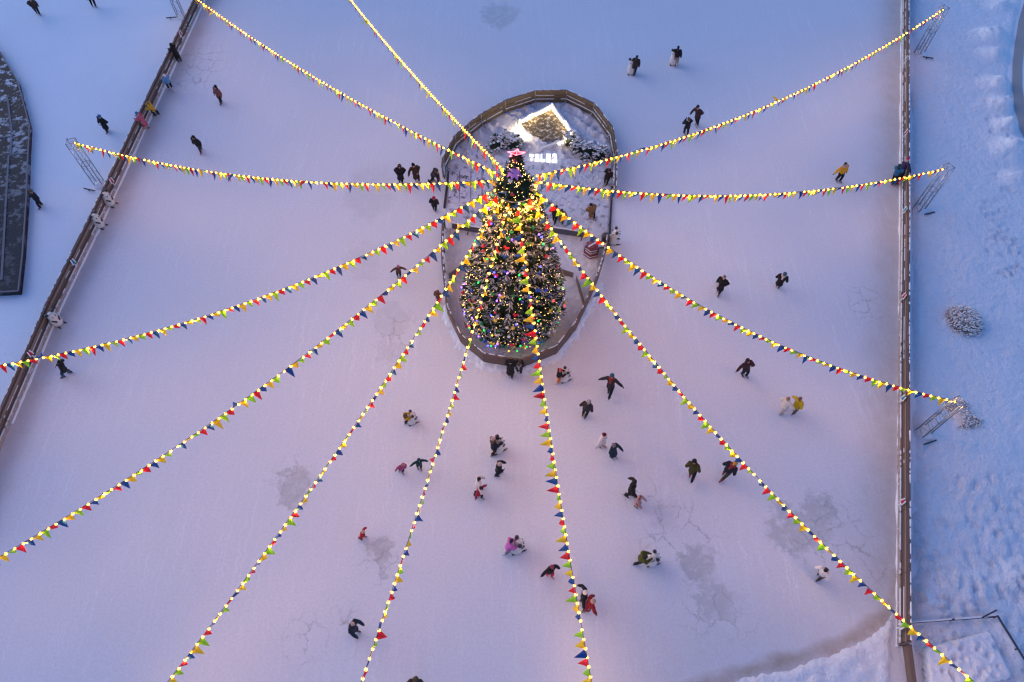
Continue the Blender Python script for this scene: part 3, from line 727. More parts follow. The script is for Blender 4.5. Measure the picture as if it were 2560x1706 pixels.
MT.append(mast(453, 42, 3.1, .2, 'lattice mast at the top edge of the picture outside the left fence', (430, 48)))

# ------------------------------------------------------------------ garlands
BULB = plain((1, .85, .6), .3, 0, (1.0, .43, .025), 11)
bm_ = MB(); bm_.add([v * .049 for v in IV], IF, 0, True); bm_.loft([((0, 0, .034), .02, .02), ((0, 0, .07), .018, .018)], 6, 1)
def lamp(parent, p, watt, col=(1.0, .46, .06), rad=.06):
    l = bpy.data.lights.new('unseen_lamp', 'POINT'); l.energy = watt; l.color = col; l.shadow_soft_size = rad
    o = bpy.data.objects.new('unseen_lamp', l); COL.objects.link(o); o.parent = parent; o.location = p; return o
BULBME = bm_.mesh('bulb', [BULB, BLACKM])
for i in range(16):  # extra bulbs and unseen lamps, added round the hoop to gild the foliage
    a = i * math.pi / 8 + .15; o = link('bulb', BULBME, tr, Vector((.12 + .80 * math.cos(a), .80 * math.sin(a), RZ - .12 - .5 * (i % 2)))); o.scale = (1.3, 1.3, 1.3)  # extra bulb, added for the gold glow
    if i % 4 == 1: lamp(tr, Vector((.12 + .98 * math.cos(a), .98 * math.sin(a), RZ - .35)), 34)
FCOL = [(.80, .02, .035), (.42, .74, .03), (.92, .68, .02), (.015, .10, .36)]
def flag_mat(col):
    m, nt, b = nodes('pennant_cloth'); tc = N(nt, 'ShaderNodeTexCoord'); f = noise(nt, tc.outputs['Object'], 18, 2)
    c = mix(nt, f, tuple(x * .9 for x in col), tuple(min(1, x * 1.08) for x in col)); nt.links.new(c, b.inputs['Base Color']); b.inputs['Roughness'].default_value = .55
    t = N(nt, 'ShaderNodeBsdfTranslucent'); nt.links.new(c, t.inputs['Color']); ms = N(nt, 'ShaderNodeMixShader'); ms.inputs[0].default_value = .4
    nt.links.new(b.outputs[0], ms.inputs[1]); nt.links.new(t.outputs[0], ms.inputs[2]); nt.links.new(ms.outputs[0], nt.nodes['Material Output'].inputs['Surface'])
    return m
FLAGME = []
for colr in FCOL:
    mt = flag_mat(colr); row = []
    for v_ in range(3):
        m = MB(); n = 5; vs = []; W, Hh = .142, .43
        for sgn in (-1, 1):
            for j in range(n + 1):
                t = j / n; wv = W * (1 - t) + .004; z = -Hh * t - .01
                bend = (.05 * (v_ - 1)) * t * t + .018 * math.sin(t * 5 + v_ * 2)
                for xx in (-wv, 0, wv): vs.append((xx, bend + .012 * (1 - abs(xx) / W) * (1 if v_ else -1) + sgn * .0025, z))
        fs = []; off = (n + 1) * 3
        for sgn in (0, 1):
            for j in range(n):
                for i in range(2):
                    q = [sgn * off + j * 3 + i, sgn * off + j * 3 + i + 1, sgn * off + (j + 1) * 3 + i + 1, sgn * off + (j + 1) * 3 + i]; fs.append(tuple(q if sgn else q[::-1]))
        for j in range(n):
            for i in (0, 2): a = j * 3 + i; q = (a, a + 3, a + 3 + off, a + off); fs.append(q if i else q[::-1])
        fs += [(0, 1, 1 + off, off), (1, 2, 2 + off, 1 + off)]
        m.add(vs, fs, 0, True); row.append(m.mesh('pennant', mt))
    FLAGME.append(row)
GR = [  # heading, reach, sag, end height, extra run, label
    (None, MT[4] + Vector((0, 0, 3.05)), .96, 1.0, 'garland of pennants and bulbs from tree to lattice mast at top left corner'),
    ((114.5, 24.6, 2.5), None, .34, 1.08, 'steep garland from the tree to the top edge of the picture over the ice'),
    (None, MT[3] + Vector((0, 0, 3.0)), 1.17, 1.0, 'nearly level garland from the tree to the lattice mast outside the left fence'),
    ((-166.1, 22.07, 3.8), None, 1.52, 1.07, 'garland from the tree crossing the left fence above the dark skater in blue jeans'),
    ((-144.1, 25.2, 3.8), None, 1.48, 1.06, 'garland from the tree to the left edge, ending over empty ice below the left fence'),
    ((-124.6, 20.09, 2.5), None, .7, 1.1, 'garland from tree to bottom edge, passing beside the largest grey patch on the left'),
    ((-105.9, 19.84, 3.8), None, .95, 1.1, 'nearly edge on garland from tree to bottom edge, passing right of the bald skater'),
    ((-81.2, 24.3, 2.5), None, 2.61, 1.02, 'garland hanging straight down the picture from the tree, over the skater in the red coat'),
    ((-47.8, 25.94, 3.02), None, 2.25, 1.06, 'garland from tree to bottom right corner, over the fence and the snowy platform'),
    (None, MT[2] + Vector((0, 0, 2.85)), 1.84, 1.0, 'garland from the tree to the lower lattice mast beyond the right fence'),
    (None, MT[1] + Vector((0, 0, 3.0)), 1.27, 1.0, 'nearly level garland from the tree to the middle lattice mast beyond the right fence'),
    (None, MT[0] + Vector((0, 0, 3.05)), 1.76, 1.0, 'garland from the tree to the upper lattice mast beyond the right fence')]
T0 = Vector((.1, 18.9, RZ))
for gi, (hd, end, sag, ext, lab) in enumerate(GR):
    if hd: az = math.radians(hd[0]); B = Vector((T0.x + hd[1] * math.cos(az), T0.y + hd[1] * math.sin(az), hd[2]))
    else: B = end.copy()
    dv = (B - T0).xy.to_3d().normalized(); A = T0 + dv * RRAD
    root = empty('bunting_garland', A); tag(root, lab, 'garland', 'pennant and bulb garlands strung from the tree')
    def pt(t): p = A + (B - A) * t; p.z -= sag * 4 * t * (1 - t); return p
    n = 60; pts = [pt(ext * i / n) for i in range(n + 1)]; m = MB(); m.path([p - A for p in pts], .011, 5); m.build('cord', plain((.06, .045, .05), .7), root)
    Ls = [0]; 
    for a, b in zip(pts[:-1], pts[1:]): Ls.append(Ls[-1] + (b - a).length)
    tot = Ls[-1]; step = max(.285, tot / 99.0); k = int(tot / step); ci = gi
    for i in range(k):
        def along(s):
            for j in range(n):
                if s <= Ls[j + 1]: f = (s - Ls[j]) / (Ls[j + 1] - Ls[j]); return pts[j] + (pts[j + 1] - pts[j]) * f
            return pts[-1]
        s = (i + .35 + R.uniform(-.06, .06)) * step; p = along(min(tot, s)); q = along(min(tot, s + .05)); hdg = math.atan2(q.y - p.y, q.x - p.x); pitch = math.atan2(q.z - p.z, (q - p).xy.length + 1e-6)
        if R.random() > .015:
            o = link('pennant', FLAGME[ci % 4][R.randrange(3)], root, p - A + Vector((0, 0, -.005)))
            sw = R.gauss(-.75, .35) if gi == 7 else R.gauss(0, .16) if R.random() < .95 else R.gauss(0, .8)
            o.rotation_euler = (sw, -pitch * .8, hdg + R.gauss(0, .10))
        ci += 1
        s2 = (i + .85 + R.uniform(-.05, .05)) * step; p = along(min(tot, s2)) 
        if R.random() > .02:
            o = link('bulb', BULBME, root, p - A + Vector((0, 0, -.035))); k_ = R.uniform(.88, 1.12); o.scale = (k_, k_, k_); o.rotation_euler = (R.uniform(-.4, .4), R.uniform(-.4, .4), 0)
            if i % 5 == 1 and not (gi == 1 and p.z < 3.9): lamp(root, p - A + Vector((0, 0, -.16)), 12)

# ------------------------------------------------------------------ skating aids (panda shaped)
AIDW = plain((.62, .56, .52), .45); AIDB = plain((.025, .022, .025), .4)
def aid_proto():
    r = empty('skating_aid', (0, 0, 0))
    m = MB(); m.loft([((-.02, 0, .05), .22, .25), ((-.02, 0, .2), .26, .28), ((0, 0, .42), .25, .24), ((.03, 0, .58), .2, .19), ((.06, 0, .70), .21, .20), ((.07, 0, .84), .17, .16), ((.07, 0, .92), .06, .06)], 14, side=(0, 1, 0)); m.build('body', AIDW, r)
    for s in (-1, 1):
        m = MB(); m.ball((.06, s * .18, .92), .088, 10, 7); m.build('ear', AIDB, r)
        m = MB(); m.box((.02, s * .17, .03), (.56, .045, .045)); m.loft([((.29, s * .17, .03), .022, .022), ((.36, s * .17, .08), .014, .014)], 6); m.build('runner', AIDB, r)
        m = MB(); m.capsule((.12, s * .16, .5), (.24, s * .10, .42), .05, .045, 8); m.build('paw', AIDB, r)
        m = MB(); m.ell((.245, s * .08, .76), (.035, .02, .05), n=8, k=6); m.build('eye_patch', AIDB, r)
        m = MB(); m.tube((-.02, s * .15, .76), (-.22, s * .17, .80), .016, 6); m.build('handle', AIDB, r)
    return r
AIDP = None
def aid(px, py, face, label, s=1.0):
    global AIDP
    if AIDP is None: AIDP = o = aid_proto()
    else: o = copy_tree(AIDP)
    o.location = at(px, py); o.rotation_euler = (0, 0, math.radians(face)); o.scale = (s, s, s)
    tag(o, label, 'skating aid', 'panda shaped skating aids')
aid(279, 512, -20, 'white panda skating aid at the left fence, topmost of the two close together')
aid(253, 566, -20, 'white panda skating aid at the left fence, lower of the two close together')
aid(148, 810, -25, 'white panda skating aid standing alone at the left fence above the long garland')
aid(1533, 607, 0, 'white panda skating aid parked outside the right opening of the oval fence')
aid(1577, 183, 85, 'white panda skating aid half hidden before the skater in the long dark brown coat')
aid(1682, 160, 85, 'white panda skating aid half hidden before the skater in beige trousers near the top')
aid(1031, 1055, 25, 'panda skating aid pushed by the child in the yellow jacket', .8)
aid(1246, 1124, 30, 'panda skating aid pushed by the skater in the navy fur collared coat')
aid(1411, 949, 25, 'panda skating aid pushed by the child in orange trousers', .85)
aid(1292, 1373, 20, 'panda skating aid pushed by the skater in the bright pink coat')
aid(1628, 1405, 15, 'panda skating aid pushed by the bent over skater in olive and black', .9)

# ------------------------------------------------------------------ people
SKIN = (.52, .30, .22)
def glove_mesh():
    m = MB(); m.loft([((-.045, 0, 0), .026, .018), ((0, 0, 0), .036, .02), ((.05, 0, 0), .042, .017), ((.09, 0, -.004), .038, .013)], 10, side=(0, 1, 0))
    for k, (y, L) in enumerate(((-.031, .062), (-.011, .075), (.010, .070), (.029, .052))):
        b = Vector((.085, y, -.003)); k1 = b + Vector((L * .5, y * .08, -.008)); k2 = k1 + Vector((L * .28, 0, -.018)); k3 = k2 + Vector((L * .16, 0, -.02))
        m.capsule(b, k1, .0105, .0095, 8); m.capsule(k1, k2, .0095, .009, 8); m.capsule(k2, k3, .009, .008, 8)
    b = Vector((-.005, -.030, -.004)); k1 = b + Vector((.035, -.026, -.012)); m.capsule(b, k1, .013, .0115, 8); m.capsule(k1, k1 + Vector((.03, -.004, -.014)), .0115, .009, 8)
    return remesh(m, .0055, 1)
GLV = glove_mesh(); GLOVES = {}
def glove(col, left):
    key = (col, left)
    if key not in GLOVES:
        me = GLV.copy(); me.materials.append(cloth(col, .8, .15))
        if left: me.transform(Matrix.Scale(-1, 4, (0, 1, 0))); me.flip_normals()
        GLOVES[key] = me
    return GLOVES[key]
SKATES = {}
def skate(col, blade=True):
    if (col, blade) not in SKATES:
        m = MB(); m.loft([((-.02, 0, .34), .05, .055), ((-.025, 0, .22), .044, .05), ((-.02, 0, .14), .042, .055)], 10, side=(0, 1, 0))
        z = .07 if blade else .01
        m.loft([((-.09, 0, z + .05), .03, .04), ((-.06, 0, z + .045), .042, .05), ((.04, 0, z + .04), .044, .042), ((.13, 0, z + .03), .038, .03), ((.17, 0, z + .025), .016, .015)], 10, side=(0, 1, 0))
        if not blade: m.loft([((-.025, 0, .16), .042, .05), ((-.03, 0, .03), .04, .05)], 10, side=(0, 1, 0))
        if blade:
            m.box((.03, 0, .022), (.32, .006, .04), 0, 1); m.box((-.05, 0, .06), (.03, .03, .05), 0, 1); m.box((.08, 0, .06), (.03, .03, .04), 0, 1)
        SKATES[(col, blade)] = m.mesh('skate' if blade else 'boot', [plain(col, .45), STEEL])
    return SKATES[(col, blade)]
ARM = {'d': ((.045, -.02, -.165), (.05, .03, -.31)), 'b': ((.07, -.05, -.15), (-.03, .11, -.19)), 'o': ((.115, .0, -.095), (.205, .02, -.19)),
       'f': ((.03, .07, -.14), (-.02, .19, -.15)), 'u': ((.06, .08, -.13), (-.035, .13, -.01)), 'k': ((.10, -.09, -.12), (.11, -.17, -.20)), 'r': ((.05, .10, -.13), (.05, .19, -.23)),
       'h': ((.10, .02, -.12), (.15, .07, -.23))}
def person(label, head, feet, H, face, coat, clen, legs, hat, arms='dd', stride=.12, boots=(.02, .02, .022), skates=True, glv=(.025, .022, .025), group='skaters on the ice', fur=None, scarf=None, lift=0.0, base_z=0.006, wide=1.0):
    F = at(feet[0], feet[1] - 4, base_z); H = H * .935; fa = math.radians(face); fwd = Vector((math.cos(fa), math.sin(fa), 0)); left = Vector((-fwd.y, fwd.x, 0)); Z = Vector((0, 0, 1))
    boot_h = .07 if skates else .02
    # head point from the survey, hip between
    zt = H; off = Vector()
    for it in range(4):
        T = at(*head, zt); off = (T - F).xy.to_3d(); lim = .42 * H
        if off.length > lim: off = off.normalized() * lim
        zt = base_z + .53 * H + math.sqrt(max(.0, (.47 * H) ** 2 - (off.length * .62) ** 2))
    hip = F + off * .38 + Z * (.52 * H - .04 * H * min(1, off.length / (.3 * H)))
    top = F + off + Z * (zt - base_z); tu = (top - hip).normalized(); L = (top - hip).length
    tf = fwd - tu * fwd.dot(tu); tf = tf.normalized() if tf.length > .15 else Z.cross(left).normalized(); tl = tu.cross(tf) * -1
    if tl.dot(left) < 0: tl = -tl
    neck = hip + tu * (.62 * L); hc = hip + tu * (.84 * L) + tf * .012 * H; sh = hip + tu * (.585 * L)
    u = H / 1.7 * wide * 1.06
    root = empty('person', F); root.scale = (.94, .94, .94); tag(root, label, 'person', group)
    rel = lambda p: Vector(p) - F
    # joints
    joints = []
    for sg_, side_ in ((1, 'L'), (-1, 'R')):
        st_ = fwd * stride * (1 if side_ == 'L' else -1) * H / 1.7; ank = F + left * sg_ * .085 * H / 1.7 + st_ + Z * (boot_h + .06)
        if lift and side_ == 'R': ank += -fwd * lift + Z * lift * .75
        hp_ = hip + tl * sg_ * .055 * H; kn = (hp_ + ank) / 2 + fwd * .035 * H + left * sg_ * .01
        am = ARM[arms[0 if side_ == 'L' else 1]]; s0 = sh + tl * sg_ * .105 * H - tu * .01 * H
        e0 = s0 + (tl * sg_ * am[0][0] + tf * am[0][1] + tu * am[0][2]) * H; h0 = s0 + (tl * sg_ * am[1][0] + tf * am[1][1] + tu * am[1][2]) * H
        joints.append((sg_, hp_, kn, ank, s0, e0, h0))
    b = MB(); tr_ = MB(); ct = MB()
    b.loft([(rel(hip - tu * .06 * H), .07 * H, .05 * H), (rel(hip + tu * .04 * H), .088 * H, .06 * H), (rel(hip + tu * .3 * L), .078 * H, .055 * H), (rel(sh - tu * .05 * H), .095 * H, .06 * H), (rel(sh), .09 * H, .045 * H), (rel(neck), .034 * H, .034 * H)], 14, side=tl)
    b.capsule(rel(neck - tu * .02 * H), rel(hc), .032 * H, .032 * H, 10)
    b.ell(rel(hc + tu * .008 * H), (.044 * H, .054 * H, .066 * H), tu, tl, 14, 10); b.ell(rel(hc - tu * .03 * H + tf * .018 * H), (.033 * H, .033 * H, .036 * H), tu, tl, 12, 8)
    b.capsule(rel(hc + tf * .05 * H + tu * .004 * H), rel(hc + tf * .064 * H - tu * .014 * H), .006 * H, .009 * H, 8)
    for sg_ in (1, -1): b.ell(rel(hc + tl * sg_ * .046 * H - tf * .004 * H), (.008 * H, .014 * H, .02 * H), tu, tl, 8, 6)
    for sg_, hp_, kn, ank, s0, e0, h0 in joints:
        b.capsule(rel(hp_), rel(kn), .05 * H, .034 * H); b.capsule(rel(kn), rel(ank), .033 * H, .022 * H); b.capsule(rel(ank), rel(ank + fwd * .08 * H - Z * .04), .022 * H, .018 * H)
        b.capsule(rel(s0), rel(e0), .028 * H, .022 * H); b.capsule(rel(e0), rel(h0), .022 * H, .016 * H)
        tr_.capsule(rel(hp_), rel(kn), .062 * u * 1.7, .046 * u * 1.7); tr_.capsule(rel(kn), rel(ank + (kn - ank) * .12), .045 * u * 1.7, .036 * u * 1.7)
        ct.capsule(rel(s0 + tl * sg_ * .004), rel(e0), .052 * u * 1.7, .045 * u * 1.7); ct.capsule(rel(e0), rel(h0 + (e0 - h0) * .06), .045 * u * 1.7, .038 * u * 1.7)
    tr_.loft([(rel(hip - tu * .05 * H), .085 * H, .07 * H), (rel(hip + tu * .05 * H), .09 * H, .07 * H)], 12, side=tl)
    low = {'s': .03, 'm': .12, 'l': .27}[clen] * H; dn = Vector((-off.x * .3, -off.y * .3, -.5 * H)).normalized(); fl_ = {'s': 1.0, 'm': 1.08, 'l': 1.14}[clen]
    ct.loft([(rel(hip + dn * low), .107 * u * 1.7 * fl_, .086 * u * 1.7 * fl_), (rel(hip + dn * low * .4), .105 * u * 1.7, .083 * u * 1.7), (rel(hip + tu * .04 * H), .102 * u * 1.7, .078 * u * 1.7), (rel(hip + tu * .26 * L), .098 * u * 1.7, .078 * u * 1.7),
             (rel(sh - tu * .07 * H), .112 * u * 1.7, .083 * u * 1.7), (rel(sh + tu * .005 * H), .098 * u * 1.7, .064 * u * 1.7), (rel(neck + tu * .01 * H), .05 * u * 1.7, .05 * u * 1.7)], 16, side=tl)
    me = remesh(b, .021 * H / 1.7, 1); skin = cloth(SKIN, .55, .08); me.materials.append(skin); me.materials.append(plain((.02, .015, .012), .3)); me.materials.append(plain((.35, .10, .09), .5))
    hcr = rel(hc)
    for p in me.polygons:
        d = p.center - hcr; y = d.dot(tf) / H; x = d.dot(tl) / H; z = d.dot(tu) / H
        if y > .028:
            if abs(z - .012) < .007 and .010 < abs(x) < .026: p.material_index = 1
            elif abs(z + .034) < .006 and abs(x) < .014: p.material_index = 2
    link('body', me, root)
    me = remesh(tr_, .026 * H / 1.7, 2); me.materials.append(cloth(legs)); link('trousers', me, root)
    me = remesh(ct, .026 * H / 1.7, 2); me.materials.append(cloth(coat)); link('coat', me, root)
    for sg_, hp_, kn, ank, s0, e0, h0 in joints:
        o = link('skate' if skates else 'boot', skate(boots, skates), root, rel(ank - Z * (boot_h + .06))); k = max(.75, H / 1.7); tilt = .5 if (lift and sg_ < 0) else 0
        o.scale = (k,) * 3; o.rotation_euler = (0, tilt, fa + sg_ * .12)
        d = (h0 - e0).normalized(); sd = d.cross(tf if abs(d.dot(tf)) < .9 else tu).normalized(); nn = d.cross(sd)
        if nn.dot(tu) < 0: nn = -nn; sd = -sd
        sd = nn.cross(d); o = link('glove', glove(glv, sg_ > 0), root); o.matrix_local = Matrix.Translation(rel(h0)) @ Matrix((d, sd, nn)).transposed().to_4x4() @ Matrix.Scale(H / 1.7 * .95, 4)
    kind, hcol = hat; m = MB()
    if kind == 'hood':
        m.ell(rel(hc + tu * .012 * H - tf * .016 * H), (.066 * H, .066 * H, .08 * H), tu, tl, 14, 10); m.ell(rel(neck + tu * .0 * H - tf * .02 * H), (.075 * H, .06 * H, .05 * H), tu, tl, 12, 8)
        o = m.build('hood', cloth(hcol), root)
        if fur:
            f_ = MB(); c_ = rel(hc + tf * .022 * H + tu * .004 * H); ring = [c_ + tl * math.cos(a) * .058 * H + tu * math.sin(a) * .075 * H - tf * .012 * H * abs(math.sin(a)) for a in [i * math.pi / 8 for i in range(17)]]
            f_.path(ring, .022 * H, 8); f_.build('fur_trim', cloth(fur, .95, .4, 40), root)
    elif kind in ('beanie', 'pompom', 'bobble'):
        m.ell(rel(hc + tu * .026 * H - tf * .006 * H), (.055 * H, .062 * H, .06 * H), tu, tl, 14, 10)
        br = rel(hc + tu * .018 * H - tf * .004 * H); ring = [br + tl * math.cos(a) * .052 * H + tf * math.sin(a) * .059 * H for a in [i * math.pi / 9 for i in range(19)]]; m.path(ring, .013 * H, 7)
        if kind == 'pompom': m.ball(rel(hc + tu * .1 * H), .03 * H, 10, 7)
        if kind == 'bobble': m.loft([(rel(hc + tu * .06 * H), .05 * H, .05 * H), (rel(hc + tu * .11 * H - tl * .01 * H), .025 * H, .025 * H), (rel(hc + tu * .14 * H - tl * .02 * H), .012 * H, .012 * H)], 10)
        m.build('hat', cloth(hcol), root)
        if fur:
            f_ = MB(); c_ = rel(neck + tu * .0); ring = [c_ + tl * math.cos(a) * .075 * H + tf * math.sin(a) * .062 * H for a in [i * math.pi / 9 for i in range(19)]]; f_.path(ring, .03 * H, 8); f_.build('fur_collar', cloth(fur, .95, .4, 40), root)
    elif kind == 'hair':
        m.ell(rel(hc + tu * .02 * H - tf * .012 * H), (.052 * H, .058 * H, .062 * H), tu, tl, 14, 10); m.ell(rel(hc - tu * .03 * H - tf * .034 * H), (.046 * H, .026 * H, .06 * H), tu, tl, 12, 8); m.build('hair', cloth(hcol, .6, .3, 30), root)
    if scarf:
        f_ = MB(); c_ = rel(neck + tu * .012 * H); ring = [c_ + tl * math.cos(a) * .06 * H + tf * math.sin(a) * .055 * H for a in [i * math.pi / 9 for i in range(19)]]; f_.path(ring, .026 * H, 8)
        f_.capsule(c_ - tf * .07 * H, c_ - tf * .095 * H - tu * .10 * H, .028 * H, .03 * H, 8); f_.build('scarf', cloth(scarf), root)
    return joints
K = (.012, .011, .013); DK = (.022, .018, .018); NAVY = (.015, .018, .035); BRN = (.055, .034, .026); FURB = (.13, .08, .045); CREAM = (.62, .52, .46)
OUT = 'visitors outside the left fence'; ISL = 'visitors on the oval island'
person('person in a long brown coat striding on snow at the top left corner', (72, -6), (97, 40), 1.72, 300, BRN, 'm', K, ('hair', (.04, .02, .015)), 'db', .2, DK, False, group=OUT)
person('person in black trousers walking, cut off by the top edge left of the lattice mast', (213, -36), (236, 21), 1.75, 310, K, 's', K, ('beanie', K), 'dd', .15, DK, False, group=OUT)
person('person in a long black hooded coat standing at the left fence, uppermost there', (424, 106), (450, 158), 1.76, 150, (.016, .012, .010), 'l', K, ('hood', (.014, .011, .009)), 'ff', .05, BRN)
person('person in a light blue jacket and pale pink hat at the left fence', (409, 184), (429, 230), 1.62, 130, (.10, .24, .42), 's', K, ('beanie', (.75, .55, .52)), 'bf', .16, (.55, .5, .5))
person('person in a mustard yellow coat bending over the left fence', (366, 254), (393, 293), 1.65, 185, (.50, .27, .02), 'm', K, ('hair', (.25, .13, .06)), 'ff', .1, K, fur=None)
person('person in a long dusty pink coat and blue hat leaning on the left fence', (338, 278), (370, 326), 1.66, 170, (.42, .09, .13), 'l', (.5, .35, .33), ('beanie', (.04, .16, .32)), 'ff', .06, (.5, .35, .33))
person('skater in a rust brown jacket and dark hood near the upper left of the ice', (536, 211), (554, 263), 1.7, 245, (.18, .065, .055), 'm', K, ('hood', K), 'db', .11, K)
person('skater in a black hooded jacket and dark red skates left on the ice', (480, 338), (504, 384), 1.7, 255, K, 's', (.03, .028, .035), ('hood', K), 'dd', .16, (.14, .02, .025))
person('person in a long black coat and blue hat on the snow outside the left fence', (246, 286), (269, 333), 1.72, 250, K, 'l', K, ('bobble', (.04, .13, .30)), 'bb', .1, K, False, group=OUT)
person('person in a black jacket with brown fur hat beside the dark snow dusted deck', (74, 472), (103, 521), 1.72, 240, (.02, .02, .022), 's', K, ('beanie', FURB), 'db', .12, K, False, group=OUT)
person('skater in a black jacket and blue jeans under the garland at the left fence', (146, 901), (170, 943), 1.74, 200, K, 'm', (.03, .09, .16), ('hood', K), 'db', .16, K)
person('person in a long black hooded coat on the ice beside the pointed hat wearer', (998, 409), (1003, 462), 1.75, 275, K, 'l', K, ('hood', K), 'bb', .09, K, fur=(.10, .05, .03))
person('person in a long dark brown coat and tall pointed hat left of the oval fence', (1031, 406), (1044, 459), 1.75, 290, (.05, .026, .015), 'l', K, ('bobble', K), 'bh', .08, (.4, .3, .24), glv=(.4, .24, .16))
person('adult in a charcoal jacket bending over a child beside the oval fence', (1092, 422), (1078, 461), 1.7, 10, (.03, .024, .028), 's', K, ('hair', (.05, .03, .025)), 'rr', .12, K, glv=(.45, .35, .32))
person('small child in dark red held by the bending adult at the oval fence', (1094, 430), (1097, 458), 1.12, 190, (.10, .02, .03), 's', (.05, .012, .02), ('beanie', (.30, .20, .16)), 'hh', .06, K)
person('person in a black outfit and crimson hat seen from behind left of the island opening', (1084, 491), (1087, 531), 1.6, 85, K, 'm', K, ('beanie', (.38, .015, .05)), 'dd', .07, K)
person('skater in a long dark brown coat pushing a white aid, bare headed', (1594, 136), (1583, 192), 1.76, 75, (.035, .024, .022), 'm', K, ('hair', K), 'fd', .08, K)
person('skater in a black jacket and beige trousers near the top of the ice', (1697, 112), (1688, 170), 1.76, 75, K, 's', (.30, .20, .16), ('hair', K), 'fd', .1, (.5, .4, .35))
person('skater in a brown jacket, hands at the chest, above the upper right garland', (1745, 260), (1742, 318), 1.76, 230, (.05, .024, .02), 'm', K, ('beanie', DK), 'bh', .08, (.35, .2, .16))
person('skater in black with a brown cap holding something up by the upper right garland', (1724, 294), (1714, 341), 1.72, 100, K, 's', K, ('beanie', (.12, .06, .04)), 'uu', .09, K)
person('person in a black and dark red outfit leaning at the inside of the oval fence', (1526, 421), (1514, 464), 1.66, 75, (.02, .01, .012), 'm', K, ('beanie', (.05, .01, .014)), 'fd', .1, K, False, group=ISL, base_z=.1)
person('person in a black jacket and wide black trousers on the island right of the tree', (1392, 512), (1385, 560), 1.74, 70, K, 's', K, ('hair', K), 'bd', .14, K, False, group=ISL, base_z=.1, wide=1.06)
person('person in a tan coat standing close beside the black clad person on the island', (1405, 522), (1403, 561), 1.62, 80, (.20, .115, .065), 'l', K, ('hair', BRN), 'db', .07, K, False, group=ISL, base_z=.1)
person('person in a tan coat and dark brown hat standing alone on the island snow', (1477, 507), (1480, 551), 1.66, 290, (.21, .11, .05), 'l', K, ('beanie', (.04, .012, .014)), 'bb', .1, (.20, .015, .02), False, group=ISL, base_z=.1)
person('skater in a bright yellow jacket standing with legs apart right on the ice', (2117, 404), (2094, 458), 1.75, 285, (.60, .28, .015), 's', K, ('hair', DK), 'do', .08, K, scarf=(.45, .33, .36), wide=1.02)
person('person in a dark purple coat and magenta hat leaning on the right fence', (2274, 385), (2240, 464), 1.72, 20, (.035, .022, .06), 's', K, ('beanie', (.45, .012, .12)), 'fh', .08, K)
person('person in a blue jacket bending at the right fence beside the magenta hat', (2252, 408), (2229, 464), 1.68, 35, (.02, .115, .22), 's', K, ('hood', (.015, .05, .065)), 'ff', .08, (.02, .04, .055))
person('child in a brown jacket and pink hat, arms out, left of the oval fence', (995, 662), (998, 698), 1.3, 285, (.10, .045, .035), 's', K, ('beanie', (.42, .10, .14)), 'oo', .06, K, glv=(.25, .03, .06))
person('child in dark red and brown close to the left side of the oval fence', (1094, 725), (1096, 757), 1.25, 250, (.11, .055, .035), 'm', (.13, .02, .03), ('bobble', (.28, .07, .09)), 'dd', .05, K, glv=(.25, .03, .06))
person('child in a yellow jacket and brown fur hat pushing a panda aid', (1012, 1036), (1018, 1060), 1.25, 25, (.42, .25, .01), 's', K, ('beanie', (.09, .05, .025)), 'ff', .1, K, fur=FURB)
person('skater in a long dark coat carrying a white bag right of the tree', (1813, 687), (1796, 737), 1.74, 230, K, 'l', K, ('hair', (.22, .12, .07)), 'bd', .15, K)
person('skater in a long black coat with teal hat and white collar right of the tree', (1965, 681), (1943, 722), 1.68, 60, K, 'l', K, ('beanie', (.05, .09, .11)), 'bb', .07, BRN, scarf=(.48, .38, .36))
person('skater in a dark maroon hooded jacket between the two right hand garlands', (1871, 896), (1859, 944), 1.74, 290, (.045, .018, .022), 's', (.012, .022, .03), ('hood', (.04, .016, .02)), 'uo', .08, K, glv=(.14, .06, .05))
person('skater with both arms spread wide in a dark coat, teal hat and red scarf', (1531, 932), (1523, 992), 1.78, 65, (.032, .028, .028), 'm', K, ('beanie', (.02, .11, .15)), 'oo', .1, K, scarf=(.30, .03, .02), lift=.3)
person('skater in a dark grey jacket and pale hat below the arms spread skater', (1474, 1000), (1460, 1046), 1.72, 60, (.03, .026, .028), 's', K, ('beanie', (.32, .26, .26)), 'bb', .03, K, fur=(.05, .04, .04))
person('child in orange trousers and red hat pushing a panda aid near the oval fence', (1402, 921), (1394, 961), 1.42, 20, K, 's', (.55, .13, .02), ('beanie', (.62, .06, .04)), 'ff', .1, (.6, .55, .55))
person('person in a long black coat leaning on the near end of the oval fence', (1276, 899), (1276, 946), 1.74, 90, K, 'l', K, ('beanie', K), 'ff', .08, K)
person('person in black with pale spotted scarf leaning on the near end of the oval fence', (1297, 908), (1298, 940), 1.62, 85, K, 's', K, ('beanie', (.06, .05, .05)), 'ff', .08, (.6, .55, .55), scarf=(.30, .26, .25))
person('person in a cream white fluffy coat hand in hand with the yellow coat', (1973, 992), (1955, 1034), 1.62, 30, (.66, .56, .48), 'm', (.42, .36, .36), ('hair', (.30, .14, .08)), 'bh', .18, (.38, .28, .25), glv=(.3, .2, .16))
person('person in a golden yellow coat hand in hand with the white coat', (2003, 992), (1983, 1035), 1.64, 30, (.52, .33, .01), 'm', (.09, .06, .05), ('hair', (.16, .075, .06)), 'hb', .12, (.07, .05, .05))
person('child in a pink fur trimmed hooded coat and blue skates beside the green child', (1009, 1159), (1003, 1184), 1.2, 290, (.34, .055, .14), 'm', (.03, .015, .02), ('hood', (.32, .05, .13)), 'dh', .14, (.03, .16, .36), fur=(.34, .22, .17))
